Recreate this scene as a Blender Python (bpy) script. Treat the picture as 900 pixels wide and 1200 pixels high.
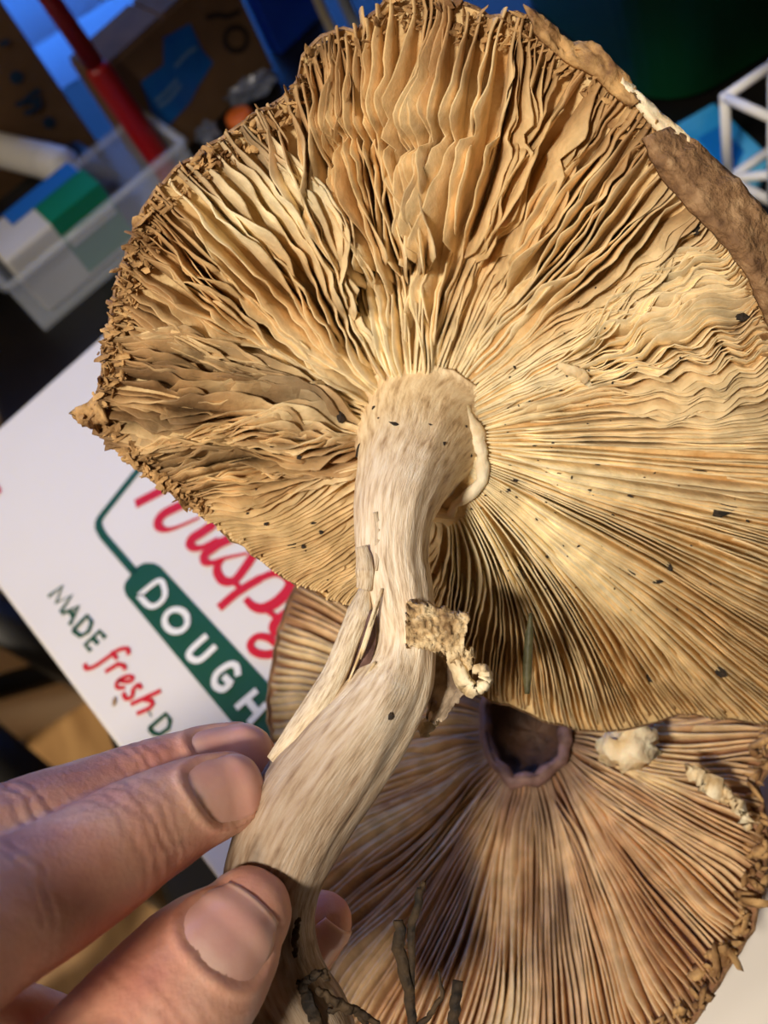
import bpy, bmesh, math, random
import numpy as np
from mathutils import Vector, Matrix
from mathutils.bvhtree import BVHTree

for o in list(bpy.data.objects):
    bpy.data.objects.remove(o, do_unlink=True)
SC = bpy.context.scene
COL = SC.collection
rng = random.Random(7)
nrng = np.random.default_rng(7)

# ------------------------------------------------------------------ camera
FPX = 1200.0                       # focal length in pixels of the 900 x 1200 frame
TABLE_Z, LID_Z = 0.75, 0.815
NAD = np.array([895.0 - 450, 1310.0 - 600])         # image of the plumb line's foot
PITCH = math.atan(FPX / np.hypot(*NAD))
DN = NAD / np.hypot(*NAD)
F = np.array([0, math.cos(PITCH), -math.sin(PITCH)])
U0 = np.array([0, math.sin(PITCH), math.cos(PITCH)])
R0 = np.array([1.0, 0, 0])
CX = DN[1] * R0 - DN[0] * U0
CU = DN[0] * R0 + DN[1] * U0
CAM = np.array([0.0, 0.0, LID_Z + 0.28])
cd = bpy.data.cameras.new('camera')
cam = bpy.data.objects.new('camera', cd)
COL.objects.link(cam)
cam.matrix_world = Matrix(((CX[0], CU[0], -F[0], CAM[0]), (CX[1], CU[1], -F[1], CAM[1]),
                           (CX[2], CU[2], -F[2], CAM[2]), (0, 0, 0, 1)))
cd.sensor_fit = 'VERTICAL'
cd.sensor_height = 36
cd.lens = 36
cd.clip_start = 0.01
cd.dof.use_dof = True
cd.dof.focus_distance = 0.182
cd.dof.aperture_fstop = 19
SC.camera = cam

# ------------------------------------------------------------------ world, lights, exposure
W = bpy.data.worlds.new('dusk_sky')
SC.world = W
W.use_nodes = True
W.node_tree.nodes['Background'].inputs[0].default_value = (0.06, 0.27, 1.0, 1)
W.node_tree.nodes['Background'].inputs[1].default_value = 3.9
SC.view_settings.view_transform = 'Standard'
SC.view_settings.look = 'None'
SC.view_settings.exposure = 0.0
SC.view_settings.gamma = 1.0
SC.view_settings.use_curve_mapping = False


def area(name, loc, target, size, power, color):
    l = bpy.data.lights.new(name, 'AREA')
    l.shape = 'DISK'
    l.size = size
    l.energy = power
    l.color = color
    o = bpy.data.objects.new(name, l)
    COL.objects.link(o)
    o.location = loc
    o.rotation_euler = (Vector(target) - Vector(loc)).to_track_quat('-Z', 'Y').to_euler()
    return o


sl = bpy.data.lights.new('pendant_lamp_light', 'SPOT')
sl.energy = 28
sl.color = (1.0, 0.89, 0.75)
sl.spot_size = math.radians(39)
sl.spot_blend = 0.45
sl.shadow_soft_size = 0.05
so_ = bpy.data.objects.new('pendant_lamp_light', sl)
COL.objects.link(so_)
so_.location = (-0.30, -0.20, 1.62)
so_.rotation_euler = (Vector((-.03, .12, .83)) - so_.location).to_track_quat('-Z', 'Y').to_euler()
area('left_fill_light', (-1.3, 0.0, 2.42), (-.6, .4, 0), 0.6, 10, (1.0, 0.88, 0.72))  # added fill from high on the left, lifts the floor and the shadows

sl2 = bpy.data.lights.new('floor_fill_light', 'SPOT')  # unseen spot, added only to brighten the floor beside the table
sl2.energy = 110
sl2.color = (1.0, 0.86, 0.68)
sl2.spot_size = math.radians(40)
sl2.spot_blend = 0.6
sl2.shadow_soft_size = 0.06
so2 = bpy.data.objects.new('floor_fill_light', sl2)
COL.objects.link(so2)
so2.location = (-1.7, 0.5, 1.35)
so2.rotation_euler = (Vector((-.5, .72, 0)) - so2.location).to_track_quat('-Z', 'Y').to_euler()

# ------------------------------------------------------------------ pixel helpers


def ray(px, py):
    return F + ((px - 450) * CX - (py - 600) * CU) / FPX


def at(px, py, d):
    return CAM + d * ray(px, py)


def onz(px, py, z):
    r = ray(px, py)
    return CAM + r * ((z - CAM[2]) / r[2])


def ony(px, py, y):
    r = ray(px, py)
    return CAM + r * ((y - CAM[1]) / r[1])


def onplane(px, py, P0, n):
    r = ray(px, py)
    return CAM + r * (np.dot(P0 - CAM, n) / np.dot(r, n))


def proj(P):
    v = np.asarray(P, float) - CAM
    d = v @ F
    return 450 + FPX * (v @ CX) / d, 600 - FPX * (v @ CU) / d, d


def unit(v):
    v = np.asarray(v, float)
    return v / np.linalg.norm(v)


def camdir(x, y, z):               # image right, image up, towards the camera
    return unit(x * CX + y * CU - z * F)


# ------------------------------------------------------------------ materials
def lin(r, g, b):
    f = lambda c: (c / 255 / 12.92) if c / 255 <= 0.04045 else ((c / 255 + 0.055) / 1.055) ** 2.4
    return (f(r), f(g), f(b), 1)


def mat(name, c1, c2=None, scale=40, rough=0.6, bump=0.0, bscale=None, coord='Object', stretch=(1, 1, 1),
        detail=5, attr=None, sss=0.0, sssr=(1, .3, .15), metal=0, trans=0, alpha=1, lo=0.35, hi=0.65, spec=0.5,
        c3=None, sscale=0.004, coat=0, bdist=0.001):
    m = bpy.data.materials.new(name)
    m.use_nodes = True
    nt = m.node_tree
    N, L = nt.nodes, nt.links
    p = N['Principled BSDF']
    p.inputs['Roughness'].default_value = rough
    p.inputs['Metallic'].default_value = metal
    p.inputs['Transmission Weight'].default_value = trans
    p.inputs['Alpha'].default_value = alpha
    p.inputs['Specular IOR Level'].default_value = spec
    p.inputs['Coat Weight'].default_value = coat
    if sss:
        p.inputs['Subsurface Weight'].default_value = sss
        p.inputs['Subsurface Radius'].default_value = sssr
        p.inputs['Subsurface Scale'].default_value = sscale
    tc = N.new('ShaderNodeTexCoord')
    mp = N.new('ShaderNodeMapping')
    mp.inputs['Scale'].default_value = stretch
    L.new(tc.outputs[coord], mp.inputs['Vector'])
    base = None
    if c2 is not None:
        nz = N.new('ShaderNodeTexNoise')
        nz.inputs['Scale'].default_value = scale
        nz.inputs['Detail'].default_value = detail
        L.new(mp.outputs[0], nz.inputs['Vector'])
        cr = N.new('ShaderNodeValToRGB')
        cr.color_ramp.elements[0].position = lo
        cr.color_ramp.elements[1].position = hi
        cr.color_ramp.elements[0].color = c1
        cr.color_ramp.elements[1].color = c2
        if c3:
            e = cr.color_ramp.elements.new((lo + hi) / 2)
            e.color = c3
        L.new(nz.outputs[0], cr.inputs[0])
        base = cr.outputs[0]
    if attr:
        a = N.new('ShaderNodeVertexColor')
        a.layer_name = attr
        if base is None:
            base = a.outputs[0]
        else:
            mx = N.new('ShaderNodeMix')
            mx.data_type = 'RGBA'
            mx.blend_type = 'MULTIPLY'
            mx.inputs[0].default_value = 1.0
            L.new(a.outputs[0], mx.inputs[6])
            L.new(base, mx.inputs[7])
            base = mx.outputs[2]
    if base is None:
        p.inputs['Base Color'].default_value = c1
    else:
        L.new(base, p.inputs['Base Color'])
    if bump:
        nb = N.new('ShaderNodeTexNoise')
        nb.inputs['Scale'].default_value = bscale or scale * 3
        nb.inputs['Detail'].default_value = 6
        L.new(mp.outputs[0], nb.inputs['Vector'])
        b = N.new('ShaderNodeBump')
        b.inputs['Strength'].default_value = bump
        b.inputs['Distance'].default_value = bdist
        L.new(nb.outputs[0], b.inputs['Height'])
        L.new(b.outputs[0], p.inputs['Normal'])
    return m


M = {}
M['gill'] = mat('gill_tissue', (0.78, 0.76, 0.72, 1), (1.08, 1.06, 1.04, 1), 260, 0.62, 0.25, 900, attr='Col', sss=0.12, sssr=(1, .6, .3), sscale=.0015, spec=.3)
M['flesh'] = mat('cap_flesh', lin(196, 152, 92), lin(232, 204, 150), 120, 0.7, 0.5, 500)
M['skin_brown'] = mat('cap_skin', lin(106, 76, 50), lin(176, 142, 104), 330, 0.8, 0.9, 700, c3=lin(140, 106, 72), lo=.3, hi=.7)
M['crumb'] = mat('rim_crumbs', lin(120, 84, 46), lin(205, 164, 108), 200, 0.8, 0.5, 900)
M['pale'] = mat('torn_flesh', lin(226, 196, 146), lin(250, 236, 205), 160, 0.7, 0.5, 600, sss=.1, sscale=.002)
M['stem'] = mat('stem_fibres', lin(176, 150, 122), lin(246, 236, 218), 6, 0.68, 0.55, 16, coord='UV', stretch=(5, 1.5, 1), c3=lin(228, 210, 184), lo=.28, hi=.66, attr='Col', bdist=.0005, detail=9)
M['ring'] = mat('ring_scrap', lin(128, 98, 62), lin(236, 214, 172), 300, 0.8, 0.9, 900, c3=lin(206, 176, 130))
M['curl'] = mat('curl', lin(206, 176, 128), lin(246, 232, 198), 260, 0.7, 0.4)
M['grey_flap'] = mat('grey_flap', lin(120, 100, 80), lin(196, 176, 150), 260, 0.8, 0.5)
M['soil'] = mat('soil', lin(22, 18, 14), lin(58, 44, 32), 700, 0.85, 0.6)
M['needle'] = mat('needle', lin(58, 58, 34), lin(92, 86, 52), 300, 0.6, 0.3)
M['dry'] = mat('dry_grass', lin(24, 18, 12), lin(78, 60, 38), 240, 0.8, 0.6)
M['skin'] = mat('skin', lin(212, 148, 126), lin(236, 186, 160), 75, 0.42, 0.2, 1100, c3=lin(228, 168, 142), sss=0.25, sssr=(1, .35, .2), sscale=.003, attr='Col', bdist=.0006)
M['nail'] = mat('nail', lin(222, 162, 146), lin(232, 180, 162), 130, 0.32, 0.05, 500, sss=.2, sscale=.002, attr='Col', coat=.15)
M['lid'] = mat('white_card', lin(228, 222, 213), lin(236, 230, 222), 8, 0.42, 0.05, 60)
M['green_ink'] = mat('green_ink', lin(18, 76, 44), rough=.45)
M['red_ink'] = mat('red_ink', lin(206, 18, 30), rough=.45)
M['white_ink'] = mat('white_ink', lin(240, 238, 230), rough=.45)
M['grey_ink'] = mat('grey_ink', lin(120, 130, 120), rough=.5)
M['table'] = mat('black_table', lin(10, 9, 9), lin(20, 17, 15), 30, 0.35, 0.05)
M['table2'] = mat('black_table_frame', lin(10, 9, 9), lin(22, 18, 16), 30, 0.5)
M['card'] = mat('cardboard', lin(104, 76, 48), lin(124, 92, 60), 30, 0.85, 0.2, 200)
M['card_in'] = mat('cardboard_edge', lin(86, 62, 40), lin(104, 76, 50), 60, 0.9)
M['tape'] = mat('blue_tape', lin(10, 92, 172), lin(22, 112, 190), 60, 0.4)
M['tape_print'] = mat('tape_print', lin(104, 150, 190), rough=.5)
M['marker'] = mat('marker', lin(38, 26, 18), rough=.7)
M['blueprint'] = mat('blue_print', lin(20, 56, 84), rough=.7)
M['red'] = mat('red_plastic', lin(140, 8, 12), lin(156, 12, 16), 20, 0.35)
M['white_pl'] = mat('white_plastic', lin(222, 220, 214), lin(234, 232, 226), 20, 0.45)
M['black_pl'] = mat('black_plastic', lin(9, 9, 11), lin(18, 18, 20), 60, 0.5, .2)
M['clear'] = mat('clear_plastic', (0.80, 0.86, 0.95, 1), rough=.18, alpha=.2, spec=.9)
M['green_pl'] = mat('green_plastic', lin(6, 84, 46), lin(8, 96, 54), 20, 0.3)
M['blue_pk'] = mat('blue_packet', lin(40, 140, 196), lin(92, 178, 216), 24, 0.4, .3, 60)
M['blue_dark'] = mat('blue_card', lin(14, 62, 170), lin(20, 76, 190), 20, 0.5)
M['red_pk'] = mat('red_packet', lin(196, 14, 26), lin(206, 22, 34), 20, 0.4)
M['teal'] = mat('green_print', lin(0, 120, 84), rough=.45)
M['cyan'] = mat('cyan_print', lin(30, 112, 190), rough=.4)
M['greywhite'] = mat('grey_white_card', lin(196, 194, 188), lin(214, 212, 206), 20, 0.5)
M['cable'] = mat('beige_cable', lin(150, 138, 116), rough=.5)
M['grey_cable'] = mat('grey_cable', lin(110, 112, 116), rough=.5)
M['wrap'] = mat('plastic_wrap', lin(92, 98, 112), lin(120, 124, 140), 40, 0.25, .5, 90)
M['orange'] = mat('orange_plastic', lin(214, 104, 40), rough=.45)
M['wood_floor'] = mat('wood_floor', lin(158, 118, 70), lin(190, 148, 94), 6, 0.45, .1, coord='Object', stretch=(6, 1, 1))
M['wood_dark'] = mat('brown_carpet', lin(92, 76, 56), lin(112, 92, 68), 90, 0.9, .4)
M['strip'] = mat('grey_metal_strip', lin(196, 190, 182), lin(212, 206, 198), 30, 0.35)
M['chair'] = mat('black_painted_wood', lin(10, 9, 9), lin(20, 18, 17), 30, 0.5)
M['wall'] = mat('painted_wall', lin(196, 182, 160), lin(204, 190, 168), 12, 0.9)
M['ceil'] = mat('painted_ceiling', lin(226, 222, 214), rough=.9)
M['frame'] = mat('white_window_frame', lin(220, 220, 222), rough=.4)
M['glass'] = mat('window_glass', (0.9, 0.95, 1, 1), rough=.02, alpha=.12)
M['flesh2'] = mat('brown_flesh', lin(120, 84, 56), lin(160, 116, 80), 160, 0.7, .4)
M['gpur'] = mat('purple_brown', lin(70, 46, 42), lin(132, 100, 92), 160, 0.7, .5)


def slat_mat():
    m = bpy.data.materials.new('blind_slat')
    m.use_nodes = True
    nt = m.node_tree
    p = nt.nodes['Principled BSDF']
    p.inputs['Base Color'].default_value = lin(230, 232, 236)
    p.inputs['Roughness'].default_value = .4
    t = nt.nodes.new('ShaderNodeBsdfTranslucent')
    t.inputs[0].default_value = lin(232, 234, 240)
    mx = nt.nodes.new('ShaderNodeMixShader')
    mx.inputs[0].default_value = .5
    nt.links.new(p.outputs[0], mx.inputs[1])
    nt.links.new(t.outputs[0], mx.inputs[2])
    nt.links.new(mx.outputs[0], nt.nodes['Material Output'].inputs[0])
    return m


M['slat'] = slat_mat()


# ------------------------------------------------------------------ mesh helpers
def link(name, me, m=None, parent=None, smooth=True):
    o = bpy.data.objects.new(name, me)
    COL.objects.link(o)
    if m is not None and not me.materials:
        me.materials.append(m)
    if smooth:
        me.polygons.foreach_set('use_smooth', [True] * len(me.polygons))
    if parent is not None:
        o.parent = parent
        if parent.location.length > 0:
            o.matrix_parent_inverse = Matrix.Translation(-Vector(parent.location))
    return o


def mesh(name, V, Fc, m=None, parent=None, smooth=True, col=None, uv=None):
    me = bpy.data.meshes.new(name)
    me.from_pydata([tuple(map(float, v)) for v in V], [], [tuple(int(i) for i in f) for f in Fc])
    if col is not None:
        ca = me.color_attributes.new('Col', 'FLOAT_COLOR', 'POINT')
        c = np.ones((len(V), 4), np.float32)
        c[:, :3] = np.asarray(col)[:, :3]
        ca.data.foreach_set('color', c.ravel())
    if uv is not None:
        ul = me.uv_layers.new(name='UVMap')
        li = np.zeros(len(me.loops), np.int32)
        me.loops.foreach_get('vertex_index', li)
        ul.data.foreach_set('uv', np.asarray(uv, np.float32)[li].ravel())
    me.update()
    return link(name, me, m, parent, smooth)


def thing(name, label, cat, loc, group=None):
    o = bpy.data.objects.new(name, None)
    COL.objects.link(o)
    o.location = Vector(loc)
    o.empty_display_size = .01
    return tag(o, label, cat, group)


def tag(o, label, cat, group=None, kind=None):
    o['label'] = label
    o['category'] = cat
    if group:
        o['group'] = group
    if kind:
        o['kind'] = kind
    return o


def struct(o, label=None):
    o['kind'] = 'structure'
    if label:
        o['label'] = label
    return o


def gridfaces(nu, nv, closed_v=False, off=0):
    f = []
    for i in range(nu - 1):
        for j in range(nv if closed_v else nv - 1):
            k = (j + 1) % nv
            f.append((off + i * nv + j, off + i * nv + k, off + (i + 1) * nv + k, off + (i + 1) * nv + j))
    return f


def boxmesh(name, corners8, m, parent=None, bevel=0.0, seg=2):
    """corners8: 4 bottom then 4 top, same winding"""
    bm = bmesh.new()
    vs = [bm.verts.new(tuple(map(float, c))) for c in corners8]
    for f in ((3, 2, 1, 0), (4, 5, 6, 7), (0, 1, 5, 4), (1, 2, 6, 5), (2, 3, 7, 6), (3, 0, 4, 7)):
        bm.faces.new([vs[i] for i in f])
    bmesh.ops.recalc_face_normals(bm, faces=bm.faces)
    if bevel:
        bmesh.ops.bevel(bm, geom=list(bm.edges), offset=bevel, segments=seg, affect='EDGES', profile=.5)
    me = bpy.data.meshes.new(name)
    bm.to_mesh(me)
    bm.free()
    return link(name, me, m, parent, smooth=False)


def obox(name, base, ex, ey, ez, m, parent=None, bevel=0.0, seg=2):
    b = np.asarray(base, float)
    ex, ey, ez = map(lambda v: np.asarray(v, float), (ex, ey, ez))
    q = [b, b + ex, b + ex + ey, b + ey]
    return boxmesh(name, q + [c + ez for c in q], m, parent, bevel, seg)


def abox(name, x0, x1, y0, y1, z0, z1, m, parent=None, bevel=0.0):
    return obox(name, (x0, y0, z0), (x1 - x0, 0, 0), (0, y1 - y0, 0), (0, 0, z1 - z0), m, parent, bevel)


def catmull(P, n):
    P = np.asarray(P, float)
    k = len(P)
    ts = np.linspace(0, k - 1, n)
    out = []
    for t in ts:
        i = min(int(t), k - 2)
        u = t - i
        p0 = P[i - 1] if i > 0 else 2 * P[0] - P[1]
        p1, p2 = P[i], P[i + 1]
        p3 = P[i + 2] if i + 2 < k else 2 * P[-1] - P[-2]
        out.append(.5 * (2 * p1 + (p2 - p0) * u + (2 * p0 - 5 * p1 + 4 * p2 - p3) * u * u + (3 * p1 - p0 - 3 * p2 + p3) * u ** 3))
    return np.array(out)


def frames(path, ref):
    T = np.gradient(path, axis=0)
    T /= np.linalg.norm(T, axis=1)[:, None]
    ref = np.asarray(ref, float)
    if ref.ndim == 1:
        ref = np.repeat(ref[None], len(path), 0)
    N = ref - (ref * T).sum(1)[:, None] * T
    N /= np.linalg.norm(N, axis=1)[:, None]
    B = np.cross(T, N)
    return T, N, B


def tube(path, rad, na=12, ref=(0.13, 0.31, 1), ell=(1, 1), caps=True, disp=None):
    """returns verts, faces; rad per sample; ell scales along N and B"""
    path = np.asarray(path, float)
    rad = np.broadcast_to(np.asarray(rad, float), (len(path),))
    T, N, B = frames(path, ref)
    a = np.linspace(0, 2 * math.pi, na, endpoint=False)
    V = path[:, None] + rad[:, None, None] * (np.cos(a)[None, :, None] * N[:, None] * ell[0] + np.sin(a)[None, :, None] * B[:, None] * ell[1])
    if disp is not None:
        V = V + disp(len(path), na)[:, :, None] * (V - path[:, None]) / (np.linalg.norm(V - path[:, None], axis=2, keepdims=True) + 1e-9)
    V = V.reshape(-1, 3)
    Fc = gridfaces(len(path), na, True)
    if caps:
        n = len(path)
        Fc.append(tuple(range(na))[::-1])
        Fc.append(tuple((n - 1) * na + i for i in range(na)))
    return V, Fc


def ribbon(path, wid, side, thick):
    """flat strip with thickness; side = width direction per sample, normal = T x side"""
    path = np.asarray(path, float)
    n = len(path)
    wid = np.broadcast_to(np.asarray(wid, float), (n,))
    T = np.gradient(path, axis=0)
    T /= np.linalg.norm(T, axis=1)[:, None]
    S = np.broadcast_to(np.asarray(side, float), (n, 3))
    S = S - (S * T).sum(1)[:, None] * T
    S = S / np.linalg.norm(S, axis=1)[:, None]
    Nn = np.cross(T, S)
    h = wid[:, None] / 2
    V = np.stack([path - S * h - Nn * thick / 2, path + S * h - Nn * thick / 2, path + S * h + Nn * thick / 2, path - S * h + Nn * thick / 2], 1).reshape(-1, 3)
    Fc = gridfaces(n, 4, True) + [(3, 2, 1, 0), tuple(4 * (n - 1) + i for i in range(4))]
    return V, Fc


def merge(parts):
    V, Fc, o = [], [], 0
    for v, f in parts:
        V.append(np.asarray(v))
        Fc += [tuple(i + o for i in q) for q in f]
        o += len(v)
    return np.concatenate(V), Fc


def vn(x, y, seed=0):
    x = np.asarray(x, float)
    y = np.asarray(y, float)
    x, y = np.broadcast_arrays(x, y)
    xi = np.floor(x).astype(np.int64)
    yi = np.floor(y).astype(np.int64)
    u, v = x - xi, y - yi
    u = u * u * (3 - 2 * u)
    v = v * v * (3 - 2 * v)

    def h(a, b):
        n = (a * 374761393 + b * 668265263 + seed * 974634777) & 0x7fffffff
        n = ((n ^ (n >> 13)) * 1274126177) & 0x7fffffff
        n = (n ^ (n >> 16)) & 0xffff
        return n / 32767.5 - 1
    return (h(xi, yi) * (1 - u) + h(xi + 1, yi) * u) * (1 - v) + (h(xi, yi + 1) * (1 - u) + h(xi + 1, yi + 1) * u) * v


def sstep(a, b, x):
    t = np.clip((np.asarray(x, float) - a) / (b - a), 0, 1)
    return t * t * (3 - 2 * t)


def sector(phi, a, b, soft):
    """smooth 0..1 window on the angle phi (degrees)"""
    d = (phi - (a + b) / 2 + 180) % 360 - 180
    return 1 - sstep((b - a) / 2 - soft, (b - a) / 2 + soft, abs(d))


def shard(c, r, seed):
    v, f = lump(np.zeros(3), 1, seed, 1)
    rr = random.Random(seed + 5)
    q = Matrix.Rotation(rr.uniform(0, 6.28), 3, Vector((rr.uniform(-1, 1), rr.uniform(-1, 1), rr.uniform(-1, 1) + .01)).normalized())
    v = v * [rr.uniform(.9, 2.0), rr.uniform(.5, .9), rr.uniform(.18, .4)]
    return v @ np.array(q) * r + c, f


def lump(c, r, seed, sub=1):
    bm = bmesh.new()
    bmesh.ops.create_icosphere(bm, subdivisions=sub, radius=1)
    rr = random.Random(seed)
    s = np.array([rr.uniform(.6, 1.3) for _ in range(3)])
    V = []
    for v in bm.verts:
        V.append(np.array(v.co) * s * r * rr.uniform(.7, 1.25) + c)
    Fc = [tuple(v.index for v in f.verts) for f in bm.faces]
    bm.free()
    return np.array(V), Fc


# ------------------------------------------------------------------ the room
RX0, RX1, RY0, RY1, RZ = -2.2, 1.9, -2.0, .76, 2.5
fl = struct(abox('floor', RX0, RX1, RY0, RY1, -.05, 0, M['wood_floor']), 'tan wooden floor below the table')
# brown carpet beyond a pale transition strip
sa, sb = onz(45, 740, 0), onz(3, 915, 0)
sd = unit(sb - sa)
sn = np.array([sd[1], -sd[0], 0])
if sn[0] > 0:
    sn = -sn
c0, c1 = sa - sd * .35, sa + sd * 1.6
struct(obox('trim_1', c0 - sn * .022, sn * .044, c1 - c0, (0, 0, .008), M['strip'], None, .002), 'pale metal strip between wooden floor and brown carpet')
cp = obox('floor_carpet', c0 + sn * .02, sn * .9, c1 - c0, (0, 0, .005), M['wood_dark'])
struct(cp, 'brown carpet beside the pale floor strip')
struct(abox('ceiling', RX0, RX1, RY0, RY1, RZ, RZ + .05, M['ceil']))
struct(abox('wall_left', RX0 - .05, RX0, RY0, RY1, 0, RZ, M['wall']))
struct(abox('wall_right', RX1, RX1 + .05, RY0, RY1, 0, RZ, M['wall']))
struct(abox('wall_front', RX0, RX1, RY0 - .05, RY0, 0, RZ, M['wall']))
# back wall with an opening
WX0, WX1, WZ0, WZ1 = -.34, .50, .52, 1.75
wb = []
for (a, b, c, d_) in ((RX0, WX0, 0, RZ), (WX1, RX1, 0, RZ), (WX0, WX1, 0, WZ0), (WX0, WX1, WZ1, RZ)):
    q = [(a, RY1, c), (b, RY1, c), (b, RY1 + .1, c), (a, RY1 + .1, c), (a, RY1, d_), (b, RY1, d_), (b, RY1 + .1, d_), (a, RY1 + .1, d_)]
    wb.append((np.array(q, float), [(3, 2, 1, 0), (4, 5, 6, 7), (0, 1, 5, 4), (1, 2, 6, 5), (2, 3, 7, 6), (3, 0, 4, 7)]))
v_, f_ = merge(wb)
struct(mesh('wall_back', v_, f_, M['wall'], smooth=False))
win = struct(thing('window_1', 'window with blue dusk light behind the table', 'window', ((WX0 + WX1) / 2, RY1 + .05, WZ0)))
del win['category']
for (a, b, c, d_) in ((WX0, WX0 + .04, WZ0, WZ1), (WX1 - .04, WX1, WZ0, WZ1), (WX0 + .04, WX1 - .04, WZ0, WZ0 + .04), (WX0 + .04, WX1 - .04, WZ1 - .04, WZ1)):
    abox('window_frame', a, b, RY1 + .03, RY1 + .08, c, d_, M['frame'], win, .003)
abox('pane', WX0 + .04, WX1 - .04, RY1 + .05, RY1 + .056, WZ0 + .04, WZ1 - .04, M['glass'], win)
abox('window_sill', WX0 - .03, WX1 + .03, RY1 - .03, RY1 + .03, WZ0 - .03, WZ0, M['frame'], win, .003)
# horizontal blind
bl = thing('window_blind', 'white horizontal slat blind glowing blue in the window', 'blind', ((WX0 + WX1) / 2, RY1 - .035, WZ0 + .03))
ns = 26
z = WZ0 + .035
tl = math.radians(48)
slat_me = None
while z < WZ1 - .05:
    hx = (WX1 - WX0) / 2 - .01
    if slat_me is None:
        V = []
        for s in (-1, 1):
            for k in range(5):
                w = (k / 4 - .5) * .05
                zz = .0018 * (1 - (2 * k / 4 - 1) ** 2)
                for th in (0, .0016):
                    y_ = math.cos(tl) * w - math.sin(tl) * (zz + th)
                    z_ = math.sin(tl) * w + math.cos(tl) * (zz + th)
                    V.append((s * hx, y_, z_))
        Fc = []
        for k in range(4):
            a = 2 * k
            Fc.append((a, a + 2, 10 + a + 2, 10 + a))
            Fc.append((a + 1, 10 + a + 1, 10 + a + 3, a + 3))
        Fc += [(0, 10, 11, 1), (8, 9, 19, 18), (0, 1, 3, 2), (2, 3, 5, 4), (4, 5, 7, 6), (6, 7, 9, 8)]
        o = mesh('slat', V, Fc, M['slat'], smooth=False)
        slat_me = o.data
    else:
        o = bpy.data.objects.new('slat', slat_me)
        COL.objects.link(o)
    o.parent = bl
    o.location = (0, 0, z - (WZ0 + .03))
    z += .044
for cx_ in (-.2, .12):
    v_, f_ = tube([(cx_ + .08, RY1 - .035, WZ0 + .02), (cx_ + .08, RY1 - .035, WZ1 - .03)], .0015, 6, ref=(1, 0, 0))
    mesh('ladder_cord', v_, f_, M['frame'], bl)
abox('head_rail', WX0 + .005, WX1 - .005, RY1 - .065, RY1 - .005, WZ1 - .045, WZ1, M['frame'], bl, .002)
abox('bottom_rail', WX0 + .01, WX1 - .01, RY1 - .055, RY1 - .015, WZ0 + .002, WZ0 + .02, M['frame'], bl, .002)

# ------------------------------------------------------------------ table
TX0, TX1, TY0, TY1 = -.142, .95, -.25, .66
tb = thing('dining_table', 'black rectangular table carrying the box and the clutter', 'table', ((TX0 + TX1) / 2, (TY0 + TY1) / 2, 0))
abox('tabletop', TX0, TX1, TY0, TY1, TABLE_Z - .03, TABLE_Z, M['table'], tb, .004)
abox('apron', TX0 + .05, TX1 - .05, TY0 + .05, TY1 - .05, TABLE_Z - .1, TABLE_Z - .03, M['table2'], tb)
for a, b in ((TX0 + .04, TY0 + .04), (TX1 - .1, TY0 + .04), (TX0 + .04, TY1 - .1), (TX1 - .1, TY1 - .1)):
    abox('leg', a, a + .06, b, b + .06, 0, TABLE_Z - .1, M['table2'], tb, .004)

# ------------------------------------------------------------------ doughnut box
E1 = unit(np.append((onz(138, 873, LID_Z) - onz(0, 689, LID_Z))[:2], 0))
E2 = np.array([-E1[1], E1[0], 0.0])
corner = onz(-92, 568, LID_Z)
edge_pt = onz(60, 771, LID_Z)
side_pt = onz(60, 446, LID_Z)
K0 = edge_pt + E1 * np.dot(side_pt - edge_pt, E1)
BL, BW = .40, .238
bx = thing('doughnut_box', 'white card doughnut box with green banner and red script lettering', 'box', K0 + (E1 * BL + E2 * BW) / 2 * [1, 1, 0] - [0, 0, LID_Z - TABLE_Z])
h = LID_Z - TABLE_Z - .0005
ins = .004
obox('box_tray', K0 + E1 * ins + E2 * ins - [0, 0, h], E1 * (BL - 2 * ins), E2 * (BW - 2 * ins), (0, 0, h - .004), M['lid'], bx, .001)
lid = obox('lid', K0 - [0, 0, .03], E1 * BL, E2 * BW, (0, 0, .03), M['lid'], bx, .0016, 3)


def stroke_px(pts, wpx, z, closed=False, smooth=True):
    """flat printed stroke on the lid, traced through pixels"""
    P = np.array([onz(*p, LID_Z)[:2] for p in pts])
    if closed:
        P = np.vstack([P, P[:1]])
    if smooth and len(P) > 2:
        P = catmull(np.c_[P, np.zeros(len(P))], len(P) * 5)[:, :2]
    w = np.broadcast_to(np.interp(np.linspace(0, 1, len(P)), np.linspace(0, 1, max(2, len(np.atleast_1d(wpx)))), np.repeat(np.atleast_1d(wpx), 2)[:2] if len(np.atleast_1d(wpx)) == 1 else wpx), (len(P),)) * .45 / FPX
    T = np.gradient(P, axis=0)
    T /= np.linalg.norm(T, axis=1)[:, None] + 1e-12
    S = np.c_[-T[:, 1], T[:, 0]]
    L_ = P + S * w[:, None] / 2
    R_ = P - S * w[:, None] / 2
    n = len(P)
    lo = np.c_[np.vstack([L_, R_]), np.full(2 * n, z)]
    fc = [(i, i + 1, n + i + 1, n + i) for i in range(n - 1)]
    return lo, fc


INKN = [0]


def ink(name, strokes, m, z, parent=lid):
    v, f = merge([stroke_px(*s[:1], s[1], z + .00004 * (k + 3 * (INKN[0] % 3)), *(s[2:])) for k, s in enumerate(strokes)])
    INKN[0] += 1
    return mesh(name, v, f, m, parent, smooth=False)


def poly_px(name, pts, m, z, parent=lid):
    P = [tuple(onz(*p, LID_Z)[:2]) + (z,) for p in pts]
    return mesh(name, P, [tuple(range(len(P)))], m, parent, smooth=False)


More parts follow.
